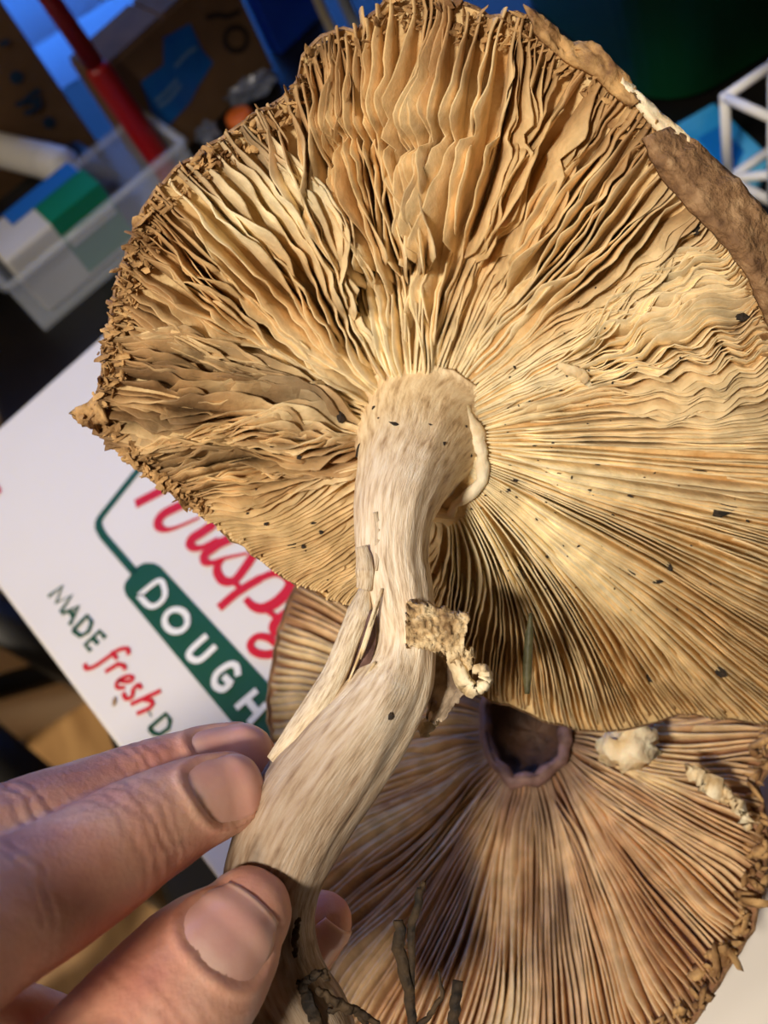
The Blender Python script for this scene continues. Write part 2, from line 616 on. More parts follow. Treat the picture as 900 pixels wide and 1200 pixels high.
Z1, Z2, Z3 = LID_Z + .0003, LID_Z + .0008, LID_Z + .001
ink('printed_outline', [([(230, 470), (159, 555), (117, 608), (115.5, 618), (121, 628), (158, 671)], 8, False, False), ([(119, 606), (116, 612), (117, 620), (122, 629)], 8)], M['green_ink'], Z1)
poly_px('printed_banner', [(188, 664), (313, 799), (420, 914), (378, 964), (271, 846), (148, 698), (145.5, 690), (147, 683), (158, 668), (163, 663), (170, 660), (180, 660)], M['green_ink'], Z1)
L_ = 'printed_letter'
ink(L_, [([(164, 699), (187, 682), (194, 690), (194, 701), (186, 710), (176, 711), (164, 699)], 5.6)], M['white_ink'], Z2)
ink(L_, [([(208 + 13.5 * math.cos(a), 728.6 + 13 * math.sin(a)) for a in np.linspace(0, 6.283, 14)], 6)], M['white_ink'], Z2)
ink(L_, [([(243.5, 745.5), (224.5, 763.5), (223.5, 771), (231, 775), (239, 772), (254, 758)], 6)], M['white_ink'], Z2)
ink(L_, [([(280.5, 793), (278, 781.5), (269, 780.5), (255, 791), (253, 803.5), (262.5, 809), (272, 801.5)], 6), ([(273, 803), (263.5, 793.5)], 6)], M['white_ink'], Z2)
ink(L_, [([(278, 831), (302.5, 810)], 6), ([(293, 849), (314, 826)], 6), ([(291, 820.5), (303, 836)], 6)], M['white_ink'], Z2)
r_ = M['red_ink']
ink(L_, [([(159, 591), (187, 576.5), (214, 561)], 11, False, False)], r_, Z1)
ink(L_, [([(222, 588), (205, 596), (192, 603), (186, 611), (187, 618), (195, 621.5), (209, 618), (234, 607)], [11, 11, 11, 10, 9, 6, 4, 3])], r_, Z1)
ink(L_, [([(252, 614), (238, 624), (227, 631), (223, 638), (228, 643), (238, 642), (256, 632)], [11, 11, 11, 9, 8, 6, 5]), ([(273, 631), (259, 637), (247, 645), (240, 652), (241, 659), (249, 660.5), (264, 655), (291, 649)], [11, 11, 11, 9, 8, 6, 4, 3])], r_, Z1)
ink(L_, [([(262, 657), (256, 662), (255, 671), (262, 681), (274, 681), (285, 669), (298, 650)], [4, 8, 9, 9, 9, 10, 10])], r_, Z1)
ink(L_, [([(257, 713), (279, 694.5), (306, 678)], 9), ([(304, 679), (323, 672), (337, 676), (341, 687), (328.5, 703), (311.5, 713), (298, 711.5), (288, 702)], [7, 8, 10, 12, 12, 11, 8, 6]), ([(274, 682), (286, 694)], 5)], r_, Z1)
ink(L_, [([(360, 703), (345, 713), (326, 728), (321, 736), (326, 742), (345, 736)], [9, 11, 11, 9, 8, 6]), ([(311, 714), (324, 724)], 5), ([(354, 718), (341, 743), (327, 763), (312, 768), (298, 764), (294, 755), (302, 747), (314, 748), (323, 755), (327, 763)], [11, 10, 9, 8, 7, 7, 7, 7, 6, 5])], r_, Z1)
g_ = M['green_ink']
ink(L_, [([(57, 699.6), (73.6, 687), (66, 707), (84.4, 698), (71, 718)], 4.16, False, False)], g_, Z1)
ink(L_, [([(73, 720), (92.4, 711), (82, 733)], 4.42, False, False), ([(82, 716), (87, 724)], 3.9)], g_, Z1)
ink(L_, [([(86, 739), (103, 722), (108, 730), (104, 741), (95, 746), (86, 739)], 4.42, False, False)], g_, Z1)
ink(L_, [([(107, 763), (100, 756), (117, 740), (124, 748)], 4.42, False, False), ([(109, 748), (115.6, 755)], 4.16)], g_, Z1)
ink(L_, [([(151, 768), (150, 761), (140, 762), (128, 770), (112, 781), (102, 784), (100, 778)], 4.42), ([(131, 764), (138, 773)], 3.9)], r_, Z1)
ink(L_, [([(124, 788), (140, 778)], 4.42), ([(138, 779), (146, 781), (147, 786)], 4.16)], r_, Z1)
ink(L_, [([(139, 798), (153, 799), (156, 794), (148, 793), (138, 799), (138, 806), (147, 806)], 3.9)], r_, Z1)
ink(L_, [([(166, 808), (163, 803), (157, 808), (155, 817), (148, 819), (145, 812)], 4.16)], r_, Z1)
ink(L_, [([(154, 826), (189, 810)], 4.42), ([(168, 820), (179, 823), (176, 830), (161, 837)], 4.16)], r_, Z1)
ink(L_, [([(174, 833), (178, 840)], 1.6)], M['grey_ink'], Z1)
ink(L_, [([(175, 854), (195, 837), (200, 845), (198, 854), (188, 861), (181, 860), (175, 854)], 4.16, False, False)], g_, Z1)
ink('printed_mark', [([(-4, 570), (1, 578)], 5)], r_, Z1)

# ------------------------------------------------------------------ mushroom caps


class Cap:
    pass


def make_cap(P0, n, cpx, outline, rimoff, bulge, thick, seed, jit=1.0):
    c = Cap()
    c.P0, c.n, c.cpx = P0, n, np.array(cpx, float)
    o = np.array(outline, float)
    d = o - c.cpx
    ang = np.degrees(np.arctan2(-d[:, 1], d[:, 0])) % 360
    k = np.argsort(ang)
    ang, rad = ang[k], np.hypot(d[:, 0], d[:, 1])[k]
    af = np.arange(0, 360, .75)
    rad = np.interp(af, np.r_[ang[-1] - 360, ang, ang[0] + 360], np.r_[rad[-1], rad, rad[0]])
    ang = af
    rad = rad + jit * (2.6 * vn(ang * .9, 3.3, 5) + 2.0 * vn(ang * 2.3, 1.3, 6))
    c.ang = np.r_[ang[-1] - 360, ang, ang[0] + 360]
    c.rad = np.r_[rad[-1], rad, rad[0]]
    c.rimoff, c.bulge, c.seed = rimoff, bulge, seed

    def rimpx(phi):
        r = np.interp(np.asarray(phi) % 360, c.ang, c.rad)
        a = np.radians(phi)
        return c.cpx[0] + r * np.cos(a), c.cpx[1] - r * np.sin(a)

    def rim(phi):
        x, y = rimpx(phi)
        return onplane(x, y, P0 + n * rimoff(phi), n)
    c.rimpx, c.rim = rimpx, rim

    def surf(phi, t):
        """flesh under the gills; phi scalar, t array"""
        R = rim(phi)
        t = np.asarray(t, float)
        return P0 + (R - P0) * t[..., None] - n * (bulge(phi) * np.sin(math.pi * np.clip(t, 0, 1) ** .9))[..., None]
    c.surf = surf
    c.thick = thick
    return c


def cap_body(c, root, m_flesh, m_skin, nphi=220, nt=22, hole=0.0):
    ph = np.linspace(0, 360, nphi, endpoint=False)
    t = np.linspace(0.02, 1, nt)
    V = np.array([c.surf(p, t) for p in ph])                      # nphi,nt,3
    Vb = np.array([c.surf(p, np.linspace(hole, 1, nt)) for p in ph]) if hole else V
    bot = Vb.transpose(1, 0, 2).reshape(-1, 3)
    Fc = gridfaces(nt, nphi, True)
    if not hole:
        Fc.append(tuple(range(nphi))[::-1])
    mesh('cap_flesh', bot, Fc, m_flesh, root)
    # outer skin, closed over the rim
    T = np.array([c.P0 + (V[i] - c.P0) * (1 + .004 * t[:, None] ** 3) - c.n * (c.thick * (1 - .82 * t ** 2.2) + .0012)[:, None] for i in range(nphi)])
    lip = V[:, -1] + (V[:, -1] - c.P0) * .005 + c.n * .0002
    inner = V[:, -1] + c.n * .0005 - (V[:, -1] - c.P0) * .004
    rows = np.concatenate([T.transpose(1, 0, 2), lip[None], inner[None]], 0)
    nz = vn(np.linspace(0, 90, nphi), 0.5, c.seed)[None, :, None] * .0007
    rows[-3:] += nz * c.n
    Fc = gridfaces(nt + 2, nphi, True)
    Fc.append(tuple(range(nphi)))
    mesh('cap_skin', rows.reshape(-1, 3), Fc, m_skin, root)


def gill_mesh(c, phi, t, hfun, latb, latt, th, colf, mid=0.0):
    """one blade; returns verts, faces, colours"""
    if np.ndim(phi):
        S = np.array([c.surf(a_, np.array([b_]))[0] for a_, b_ in zip(phi, t)])
    else:
        S = c.surf(phi, t)
    rd = np.gradient(S, axis=0)
    rd /= np.linalg.norm(rd, axis=1)[:, None] + 1e-12
    # true sideways: perpendicular to the radial run and the axis
    tang = np.cross(np.broadcast_to(c.n, rd.shape), rd)
    tang /= np.linalg.norm(tang, axis=1)[:, None] + 1e-12
    hh = hfun[:, None]
    base = S - c.n * .0009 + tang * latb[:, None]
    tip = S + c.n * hh + tang * (latb + latt)[:, None]
    md = S + c.n * hh * .55 + tang * (latb + latt * (.42 + mid))[:, None]
    e = tang * (th / 2)
    V = np.stack([base - e, md - e * .8, tip - e * .45, tip + e * .45, md + e * .8, base + e], 1)
    n = len(t)
    Fc = gridfaces(n, 6, False)
    Fc += [(5, 4, 3, 2, 1, 0), tuple(6 * (n - 1) + i for i in range(6))]
    C = colf(np.repeat(t[:, None], 6, 1), np.array([0, .55, 1, 1, .55, 0])[None] * np.ones((n, 1)))
    return V.reshape(-1, 3), Fc, C.reshape(-1, 3)


# ---- the held mushroom
PM = at(487, 520, .200)
NM = camdir(-.05, -.22, .974)
OUT = [(95, 482), (112, 470), (119, 445), (122, 410), (135, 350), (150, 290), (175, 235), (200, 203), (240, 176), (285, 145), (330, 116), (352, 93), (349, 70),
       (372, 46), (400, 33), (425, 40), (440, 22), (436, 2), (452, -6), (500, -6), (540, 5), (580, 20), (605, 14), (640, 35), (657, 54), (690, 60), (722, 95),
       (745, 125), (785, 163), (803, 180), (842, 215), (872, 250), (892, 292), (910, 340), (940, 410), (958, 500), (962, 600), (955, 700), (935, 790), (905, 852),
       (860, 842), (800, 836), (760, 848), (705, 858), (645, 846), (600, 828), (560, 812), (515, 790), (470, 745), (420, 712), (360, 688), (300, 652), (250, 612), (200, 577),
       (160, 546), (132, 513), (112, 497)]


def rimoff_m(phi):
    return .004 + .006 * sector(phi, 330, 30 + 360 - 0, 25) * 0 + .005 * sector(phi, 20, 60, 15) + .003 * sector(phi, 195, 250, 20) - .026 * sector(phi, 290, 356, 22) - .010 * sector(phi, 262, 300, 12) - .004 * sector(phi, 330, 356, 12)


def bulge_m(phi):
    return .007 + .006 * sector(phi, 30, 150, 30) - .010 * sector(phi, 280, 356, 22)


capm = make_cap(PM, NM, (487, 520), OUT, rimoff_m, bulge_m, .015, 3)
mush = thing('mushroom', 'large ragged tan mushroom held up by the stem with its gills showing', 'mushroom', at(385, 1290, .186))
cap_body(capm, mush, M['flesh'], M['skin_brown'])

# gill angles evenly along the rim in pixels
pp = np.linspace(0, 360, 7201)
rx, ry = capm.rimpx(pp)
cum = np.r_[0, np.cumsum(np.hypot(np.diff(np.convolve(np.r_[rx[-30:], rx, rx[:30]], np.ones(61) / 61, 'valid')), np.diff(np.convolve(np.r_[ry[-30:], ry, ry[:30]], np.ones(61) / 61, 'valid'))))]
NG = 270
dens = 1 - .34 * sector(pp, 42, 150, 12) - .22 * sector(pp, -95, 5, 10) + .25 * sector(pp, 200, 265, 10)
cum = np.r_[0, np.cumsum(np.diff(cum) * dens[1:])]
phis = np.interp((np.arange(NG) + .35 * nrng.uniform(-1, 1, NG)) / NG * cum[-1], cum, pp)

CREAM, TAN, BROWN, DARK = (np.array(lin(*q)[:3]) for q in ((247, 230, 190), (216, 183, 132), (154, 114, 70), (78, 54, 34)))


def sec_m(phi):
    d = dict(top=sector(phi, 42, 150, 12), left=sector(phi, 150, 196, 9), low=sector(phi, 196, 268, 8), right=sector(phi, -92, 8, 8), east=sector(phi, 8, 42, 8))
    s = sum(d.values()) + 1e-6
    return {k: v / s for k, v in d.items()}


def sweep_m(e, t):
    """the lower gills leave the stem turned towards its right side and bend down to the rim"""
    e = e % 360
    if 196 < e < 268:
        d = 38 * float(sstep(188, 224, e)) * float(sstep(190, 204, e))
    elif 268 <= e < 350:
        d = 36 * (350 - e) / 82
    else:
        return np.full_like(t, e)
    return e + d * (1 - t) ** 1.4


def gill_params(phi, t, i, short=False):
    s = sec_m(phi)
    r = random.Random(i * 77 + 5)
    p = phi / 6.0
    big = s['top'] + s['left'] + s['east']
    H = .0088 * s['top'] + .0072 * s['left'] + .0042 * s['low'] + .0052 * s['right'] + .0062 * s['east']
    prof = sstep(.06, .36, t) * (1 - .75 * sstep(.74, 1.0, t))
    # pressed-flat pale patch right above the stem
    flat = sector(phi, 14, 72, 12) * sstep(.12, .2, t) * (1 - sstep(.42, .58, t))
    h = H * prof * (1 - .85 * flat)
    h = h * (1 + big * .28 * vn(i * .71, t * 7, 11) + .06 * vn(i * 1.3, t * 20, 12))
    # ragged notches
    rag = (.75 * s['left'] + .42 * s['top'] + .3 * s['east'])
    nt = sstep(.25, .75, vn(i * .9, t * 13 + i * .37, 13) * .7 + vn(p * 1.7, t * 9, 15) * .6)
    h = h * (1 - rag * nt * .85)
    # the cross tear through the upper gills
    tt = .47 + .07 * vn(p * .45, 3.3, 14) + .03 * vn(i * .9, 8.1, 14)
    tt = tt + .05 * r.uniform(-1, 1)
    sec = s['top'] * sector(phi, 56, 122, 9)
    step = sstep(tt - .012, tt + .008, t)
    h = h * (1 - sec + sec * (step * 1.2 + (1 - step) * np.clip(.42 + 2.0 * (tt - t), .42, .95)))
    tear = sec * np.exp(-((t - tt + .02) / .02) ** 2)
    h = h * (1 - .6 * tear)
    t2 = .72 + .08 * vn(p * .6, 9.3, 24)
    h = h * (1 - .5 * s['top'] * sector(phi, 60, 110, 12) * np.exp(-((t - t2) / .02) ** 2))
    h = np.maximum(h, .0005)
    # run sideways
    wv = (.0024 * s['top'] + .0030 * s['left'] + .0008 * s['low'] + .0005 * s['right'] + .0012 * s['east'])
    lb = wv * vn(p * .8, t * 3.0, 16) * sstep(.1, .4, t) + .00035 * big * vn(i * .83, t * 6, 17)
    lb = lb + s['east'] * .0009 * sstep(.5, .65, t) * np.sin(t * 55 + vn(p, t * 3, 18) * 3)
    lean = (.42 * s['top'] + .9 * s['left'] + .25 * s['low'] + .22 * s['right'] + .7 * s['east']) * vn(p * .75 + 40, t * 2.6, 19)
    lean = lean + big * .38 * vn(i * .77, t * 4.5, 20) + s['low'] * .35 + .06 * r.uniform(-1, 1)
    lt = h * lean * sstep(.05, .3, t)
    lt = lt + (big * .0006 + .0001) * vn(i * .6, t * 24, 21) * sstep(.2, .4, t)
    flatcol = flat

    def colf(tt_, vv):
        b = vn(p * .9 + 7, tt_ * 3.2, 31) * .5 + vn(p * 3, tt_ * 8, 32) * .35 + vn(np.full_like(tt_, i * .77), tt_ * 5, 33) * .3
        brown = sstep(.05, .9, b + .9 * sstep(.72, 1, tt_) * (s['top'] + s['left'] + .3 * s['east']) + .35 * s['left'] - .25 * s['right'] - .1)
        cream = np.clip(sstep(.75, .1, tt_) * .8 + .35 * s['right'] + .25 * s['east'] + vn(p * .6, tt_ * 2.5, 34) * .35 + .9 * sector(phi, 112, 136, 6) * sstep(.6, .8, tt_), 0, 1)
        c_ = TAN[None, None] * (1 - cream[..., None]) + CREAM[None, None] * cream[..., None]
        c_ = c_ * (1 - .72 * brown[..., None]) + BROWN * .72 * brown[..., None]
        dk = sstep(.35, .8, vn(p * 2.1 + 3, tt_ * 7, 35) + .75 * s['left'] * sstep(.25, .5, tt_) * sector(phi, 158, 196, 6) - .35 + .3 * sstep(.9, 1, tt_) * (s['top'] + s['left']))
        c_ = c_ * (1 - .55 * dk[..., None]) + DARK * .55 * dk[..., None]
        return c_ * (1 + .10 * r.uniform(-1, 1))
    return h, lb, lt, colf


allV, allF, off = [], [], 0


def keep(v, f):
    global off
    allV.append(np.asarray(v))
    allF.extend(tuple(k + off for k in q) for q in f)
    off += len(v)


for i, ph in enumerate(phis):
    s = sec_m(ph)
    fine = s['low'] + s['right']
    rp_ = float(np.interp(ph % 360, capm.ang, capm.rad))
    t0 = 64 / rp_ if i % 2 == 0 else (95 + 50 * rng.random()) / rp_
    t1 = .995 + .008 * rng.uniform(-1, 1)
    nsmp = 44
    t = np.linspace(t0, t1, nsmp)
    h, lb, lt, colf = gill_params(ph, t, i)
    h = h * sstep(t0 - .02, t0 + .07, t)
    th = .00042 + .00035 * (s['top'] + s['left'])
    v, f, c_ = gill_mesh(capm, sweep_m(ph, t), t, h, lb, lt, th, colf, mid=.15 * rng.uniform(-1, 1))
    mesh('gill', v, f, M['gill'], mush, col=c_)
    keep(v, f)
# short gills between, from the rim inwards
sv, sf, scol, so = [], [], [], 0
for i in range(NG):
    a, b = phis[i], phis[(i + 1) % NG] + (360 if i == NG - 1 else 0)
    for k, fr in ((0, .5),):
        ph = a + (b - a) * (fr + .12 * rng.uniform(-1, 1))
        s = sec_m(ph)
        if s['top'] > .5 and rng.random() < .6:
            continue
        t0 = rng.uniform(.38, .62) + .18 * s['right']
        t = np.linspace(t0, .99, 28)
        h, lb, lt, colf = gill_params(ph, t, i + 1000 + k * 500)
        h = h * sstep(t0 - .03, t0 + .12, t) * rng.uniform(.75, .98)
        v, f, c_ = gill_mesh(capm, sweep_m(ph, t), t, h, lb, lt, .0004, colf)
        sv.append(v)
        sf += [tuple(q + so for q in x) for x in f]
        scol.append(c_)
        so += len(v)
        keep(v, f)
o = mesh('short_gills', np.concatenate(sv), sf, M['gill'], mush, col=np.concatenate(scol))
o['kind'] = 'stuff'

# ragged brown crumbs along the rim
parts = []
for k in range(1500):
    ph = rng.choice([rng.uniform(42, 125), rng.uniform(125, 198), rng.uniform(60, 130), rng.uniform(140, 196), rng.uniform(-5, 30)])
    t = np.array([rng.uniform(.93, 1.0)])
    r = rng.uniform(.0003, .0012)
    P = capm.surf(ph, t)[0] + NM * rng.uniform(.0002, .0028)
    parts.append(shard(P, r, k))
v, f = merge(parts)
o = mesh('rim_crumbs', v, f, M['crumb'], mush, smooth=False)
o['kind'] = 'stuff'


# pale torn edges and the brown skin rolled over the upper right rim
def rim_band(name, out_px, in_px, lift, m, nu=40, nv=9, thick=.0012, lift0=.001, seed=1, rough=.0006):
    O = catmull(np.c_[np.array(out_px, float), np.zeros(len(out_px))], nu)[:, :2]
    I = catmull(np.c_[np.array(in_px, float), np.zeros(len(in_px))], nu)[:, :2]
    rows = []
    for j in range(nv):
        w = j / (nv - 1)
        row = []
        for k in range(nu):
            x, y = O[k] * (1 - w) + I[k] * w
            base = onplane(x, y, PM, NM)
            off_ = rimoff_m(math.degrees(math.atan2(-(y - 520), x - 487)))
            l = lift0 + lift * (.15 + .85 * w ** .7) * (1 - .5 * max(0, w - .85) / .15) + rough * float(vn(k * .8, j * .9, seed)) + rough * .6 * float(vn(k * 2.3, j * 2.1, seed + 1))
            row.append(base + NM * (off_ + l))
        rows.append(row)
    A = np.array(rows)
    Bk = A - NM * thick
    n = nu * nv
    V = np.concatenate([A.reshape(-1, 3), Bk.reshape(-1, 3)])
    Fc = gridfaces(nv, nu) + [tuple(q[::-1]) for q in gridfaces(nv, nu, off=n)]
    ring = [k for k in range(nu)] + [j * nu + nu - 1 for j in range(1, nv)] + [(nv - 1) * nu + k for k in range(nu - 2, -1, -1)] + [j * nu for j in range(nv - 2, 0, -1)]
    for a, b in zip(ring, ring[1:] + ring[:1]):
        Fc.append((b, a, a + n, b + n))
    keep(V, Fc)
    return mesh(name, V, Fc, m, mush)


rim_band('rolled_skin', [(770, 158), (803, 178), (842, 213), (872, 248), (893, 290), (913, 340), (942, 412), (958, 480)],
         [(738, 172), (752, 205), (788, 250), (822, 285), (852, 322), (872, 362), (905, 425), (935, 482)], .0055, M['skin_brown'], 48, 10, seed=4, rough=.0009)
rim_band('rolled_skin', [(610, 14), (640, 33), (660, 54), (692, 60), (724, 95), (744, 124)], [(622, 48), (640, 66), (662, 84), (690, 100), (705, 118), (728, 136)], .003, M['crumb'], 36, 8, seed=14, rough=.0012)
rim_band('torn_edge', [(722, 96), (748, 125), (786, 163), (800, 182)], [(716, 110), (738, 140), (768, 176), (786, 192)], .002, M['pale'], 24, 6, seed=5, rough=.0008)
rim_band('rim_tip', [(94, 480), (98, 474), (112, 468), (122, 455)], [(100, 490), (112, 496), (126, 498), (138, 490)], .001, M['crumb'], 16, 6, seed=9, rough=.0012)

# ---- stem
SP = [(490, 516, .2085, 92), (487, 523, .2045, 74), (481, 540, .1985, 61), (471, 566, .1925, 53), (462, 600, .1875, 47), (459, 650, .184, 42), (466, 700, .182, 41), (472, 748, .181, 38.5), (463, 792, .180, 46), (436, 838, .178, 55),
      (392, 896, .177, 63), (350, 958, .177, 64), (322, 1020, .178, 60), (314, 1080, .179, 56), (326, 1140, .180, 56), (356, 1200, .181, 58), (378, 1250, .183, 52), (386, 1285, .184, 26)]
path = catmull([at(*q[:3]) for q in SP], 170)
rad = catmull([[q[3] * q[2] / FPX, 0, 0] for q in SP], 170)[:, 0]
NA = 56


def sdisp(n, na):
    I, J = np.meshgrid(np.arange(n), np.arange(na), indexing='ij')
    a = J / na * 2 * math.pi
    d = .0005 * vn(np.cos(a) * 4 + 9, np.sin(a) * 4 + I * .025, 41) + .00032 * vn(J * .9, I * .05, 42) + .0002 * vn(J * 2.2 * 0 + np.cos(a) * 13, I * .16 + np.sin(a) * 13, 43)
    w = sstep(120, 168, I)
    return d + w * .0018 * vn(np.cos(a) * 3, I * .12 + np.sin(a) * 3, 44)


v, f = tube(path, rad, NA, ref=camdir(.2, .1, 1), disp=sdisp)
I, J = np.meshgrid(np.arange(170) / 169, np.arange(NA), indexing='ij')
a = J / NA * 2 * math.pi
uv = np.stack([np.abs(J / NA - .5) * 2 * 1.0, I * 3], -1).reshape(-1, 2)
c_ = np.ones((170, NA, 3))
blot = sstep(.1, .7, vn(np.cos(a) * 2 + 5, I * 22 + np.sin(a) * 2, 51) + .25 * sstep(.4, .9, I))
c_ *= (1 - .42 * blot * sstep(.38, .6, I))[..., None] * np.array([1, .96, .9])
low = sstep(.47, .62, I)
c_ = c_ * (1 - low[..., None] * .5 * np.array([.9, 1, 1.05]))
top = sstep(.22, .06, I)
c_ = c_ * (1 - top[..., None]) + np.array([1.04, .95, .76]) * top[..., None]
dirt = sstep(.35, .7, vn(np.cos(a) * 5 + 3, I * 45 + np.sin(a) * 5, 52) + .9 * sstep(.86, 1, I) - .2)
c_ = c_ * (1 - .6 * (dirt * sstep(.5, .8, I))[..., None] * np.array([.9, 1, 1.1]))
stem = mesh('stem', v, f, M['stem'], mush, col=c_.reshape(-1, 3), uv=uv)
keep(v, f)

# collar where the gills meet the stem
pc = []
nc = 72
for k in range(nc + 1):
    ph = 360 * k / nc
    ph = -118 + 250 * k / nc
    tc0 = (74 + 5 * float(vn(k * .5, 1.5, 61))) / float(np.interp(ph % 360, capm.ang, capm.rad))
    pc.append(capm.surf(ph, np.array([tc0]))[0] + NM * (.0009 + .0006 * float(vn(k * .4, 7.5, 62))))
v, f = tube(np.array(pc), [.0014 * (.25 + .75 * math.sin(math.pi * min(1, max(0, k / nc)))) * (1 + .3 * float(vn(k * .45, 3.1, 63))) for k in range(nc + 1)], 10, ref=NM)
mesh('gill_collar', v, f, M['pale'], mush)
keep(v, f)


# split strip standing off the stem, with a few fibres across the gap
def strip(name, pts, w0, m, side, th=.0011, n=36, rough=0.0):
    pt = catmull([at(*q[:3]) for q in pts], n)
    if rough:
        pt = pt + np.array([[float(vn(k * .6, q, 91)) * rough for q in range(3)] for k in range(n)])
    w = np.interp(np.linspace(0, 1, n), np.linspace(0, 1, len(w0)), w0) * pts[0][2] / FPX
    v, f = ribbon(pt, w, side, th)
    return v, f


v, f = strip('', [(428, 690, .1795), (421, 716, .178), (407, 752, .1765), (393, 788, .1755), (373, 822, .1745), (346, 858, .174), (318, 890, .1745)], [12, 27, 26, 28, 30, 24, 10], None, camdir(1, .2, .25))
uvs = np.stack([np.tile([0, .35, .37, .02], 36), np.repeat(np.linspace(0, 1.2, 36), 4)], -1)
mesh('peeled_strip', v, f, M['stem'], mush, col=np.ones((len(v), 3)) * [.98, .94, .84], uv=uvs)
for q in ([(448, 690, .176), (437, 720, .1745), (424, 760, .1745), (408, 800, .175)], [(444, 704, .1755), (430, 750, .174), (422, 772, .175)], [(440, 776, .1745), (422, 802, .1735), (398, 828, .174)], [(432, 792, .174), (410, 822, .1735), (388, 842, .174)]):
    v, f = strip('', q, [3, 4, 2], None, camdir(1, .3, 0), .0004, 20)
    mesh('fibre', v, f, M['curl'], mush)
for q, w in (([(424, 640, .1785), (428, 668, .1775), (426, 690, .1778)], [14, 22, 18]), ([(441, 600, .1805), (444, 632, .179), (441, 668, .1775)], [5, 8, 3])):
    v, f = strip('', q, w, None, camdir(1, 0, .3), .0006, 16, .0002)
    mesh('peeled_flake', v, f, M['stem'], mush, col=np.ones((len(v), 3)) * [.86, .8, .7], uv=np.stack([np.tile([0, .3, .32, .02], 16), np.repeat(np.linspace(0, .3, 16), 4)], -1))
# dark-coloured strip standing in for the shade inside the split
v, f = strip('', [(436, 715, .1765), (430, 750, .1768), (418, 785, .1762), (400, 818, .1755), (384, 842, .175)], [4, 22, 26, 18, 4], None, camdir(1, .3, .1), .0006, 24)
mesh('split_shade_strip', v, f, M['gpur'], mush)


# ring remnant: crinkled scrap across the stem, curl and hanging flap
def patch(q, d0, nu, nv, bow, rough, thick, seed):
    q = np.array(q, float)
    A = np.zeros((nv, nu, 3))
    for j in range(nv):
        for i in range(nu):
            u, w = i / (nu - 1), j / (nv - 1)
            x, y = (q[0] * (1 - u) + q[1] * u) * (1 - w) + (q[3] * (1 - u) + q[2] * u) * w
            ed = 5 * float(vn(i * .9, j * .9, seed + 3)) * (1 if (i in (0, nu - 1) or j in (0, nv - 1)) else .3)
            dd = d0[0] * (1 - u) + d0[1] * u - bow * math.sin(math.pi * w) * math.sin(math.pi * (.2 + .6 * u))
            dd += rough * float(vn(i * .55, j * .8, seed)) + rough * .7 * float(vn(i * 1.4, j * 1.7, seed + 1))
            A[j, i] = at(x + ed * .5, y + ed, dd)
    dirb = -F * -1
    Bk = A + F * thick
    n = nu * nv
    V = np.concatenate([A.reshape(-1, 3), Bk.reshape(-1, 3)])
    Fc = gridfaces(nv, nu) + [tuple(k[::-1]) for k in gridfaces(nv, nu, off=n)]
    ring = [k for k in range(nu)] + [j * nu + nu - 1 for j in range(1, nv)] + [(nv - 1) * nu + k for k in range(nu - 2, -1, -1)] + [j * nu for j in range(nv - 2, 0, -1)]
    for a_, b_ in zip(ring, ring[1:] + ring[:1]):
        Fc.append((b_, a_, a_ + n, b_ + n))
    return V, Fc


v, f = patch([(479, 704), (550, 720), (542, 768), (474, 757)], (.1735, .1745), 34, 20, .0012, .0007, .0032, 71)
mesh('ring_scrap', v, f, M['ring'], mush)
keep(v, f)
v, f = patch([(518, 752), (556, 762), (552, 786), (526, 778)], (.1745, .1755), 14, 9, .0008, .0009, .002, 75)
mesh('ring_scrap', v, f, M['ring'], mush)
cu = [(532, 772, .1755), (541, 792, .1755), (548, 806, .1752), (560, 808, .1748), (569, 796, .1745), (567, 785, .174), (560, 783, .1738), (557, 790, .1742)]
v, f = strip('', cu, [16, 20, 20, 18, 16, 12, 8, 4], None, camdir(.75, .35, .8), .0012, 40, .0002)
mesh('ring_curl', v, f, M['curl'], mush)
v, f = patch([(512, 764), (556, 800), (520, 842), (498, 850)], (.186, .180), 16, 14, -.001, .0007, .0016, 78)
mesh('ring_flap', v, f, M['grey_flap'], mush)
v, f = strip('', [(512, 838, .185), (502, 848, .1855), (494, 852, .186), (498, 862, .186)], [14, 16, 12, 6], None, camdir(.4, 1, .3), .0014, 16, .0004)
mesh('ring_frill', v, f, M['curl'], mush)
# loose white sliver of flesh standing on the flattened gills
TREE = BVHTree.FromPolygons([Vector(p) for p in np.concatenate(allV)], allF)


def hit(px, py):
    r = ray(px, py)
    loc, nor, idx, dist = TREE.ray_cast(Vector(CAM), Vector(r).normalized())
    return None if loc is None else (np.array(loc), float((np.array(loc) - CAM) @ F))


def depth_at(px, py, dflt=.19):
    q = hit(px, py)
    return q[1] if q else dflt


dd = min(depth_at(*q) for q in ((660, 430), (672, 434), (686, 446)))
v, f = strip('', [(655, 427, dd - .0004), (668, 433, dd - .0016), (682, 440, dd - .0014), (691, 452, dd - .0002)], [7, 12, 12, 5], None, camdir(.4, 1, .3), .0012, 20, .0002)
mesh('flesh_sliver', v, f, M['pale'], mush)

# ---- things stuck on the held mushroom
nd = [depth_at(*q) for q in ((621, 722), (620, 750), (618, 780), (617, 808))]
dn_ = [min(nd) - .0006 + k for k in (0, .0004, .0006, .0002)]
v, f = strip('', [(622, 718, dn_[0]), (620, 750, dn_[1]), (618, 782, dn_[2]), (618, 813, dn_[3])], [2, 9, 10, 10, 5], None, camdir(1, 0, .3), .0011, 20)
tag(mesh('conifer_needle', v, f, M['needle']), 'dark green conifer needle lying across the pale gills', 'needle')


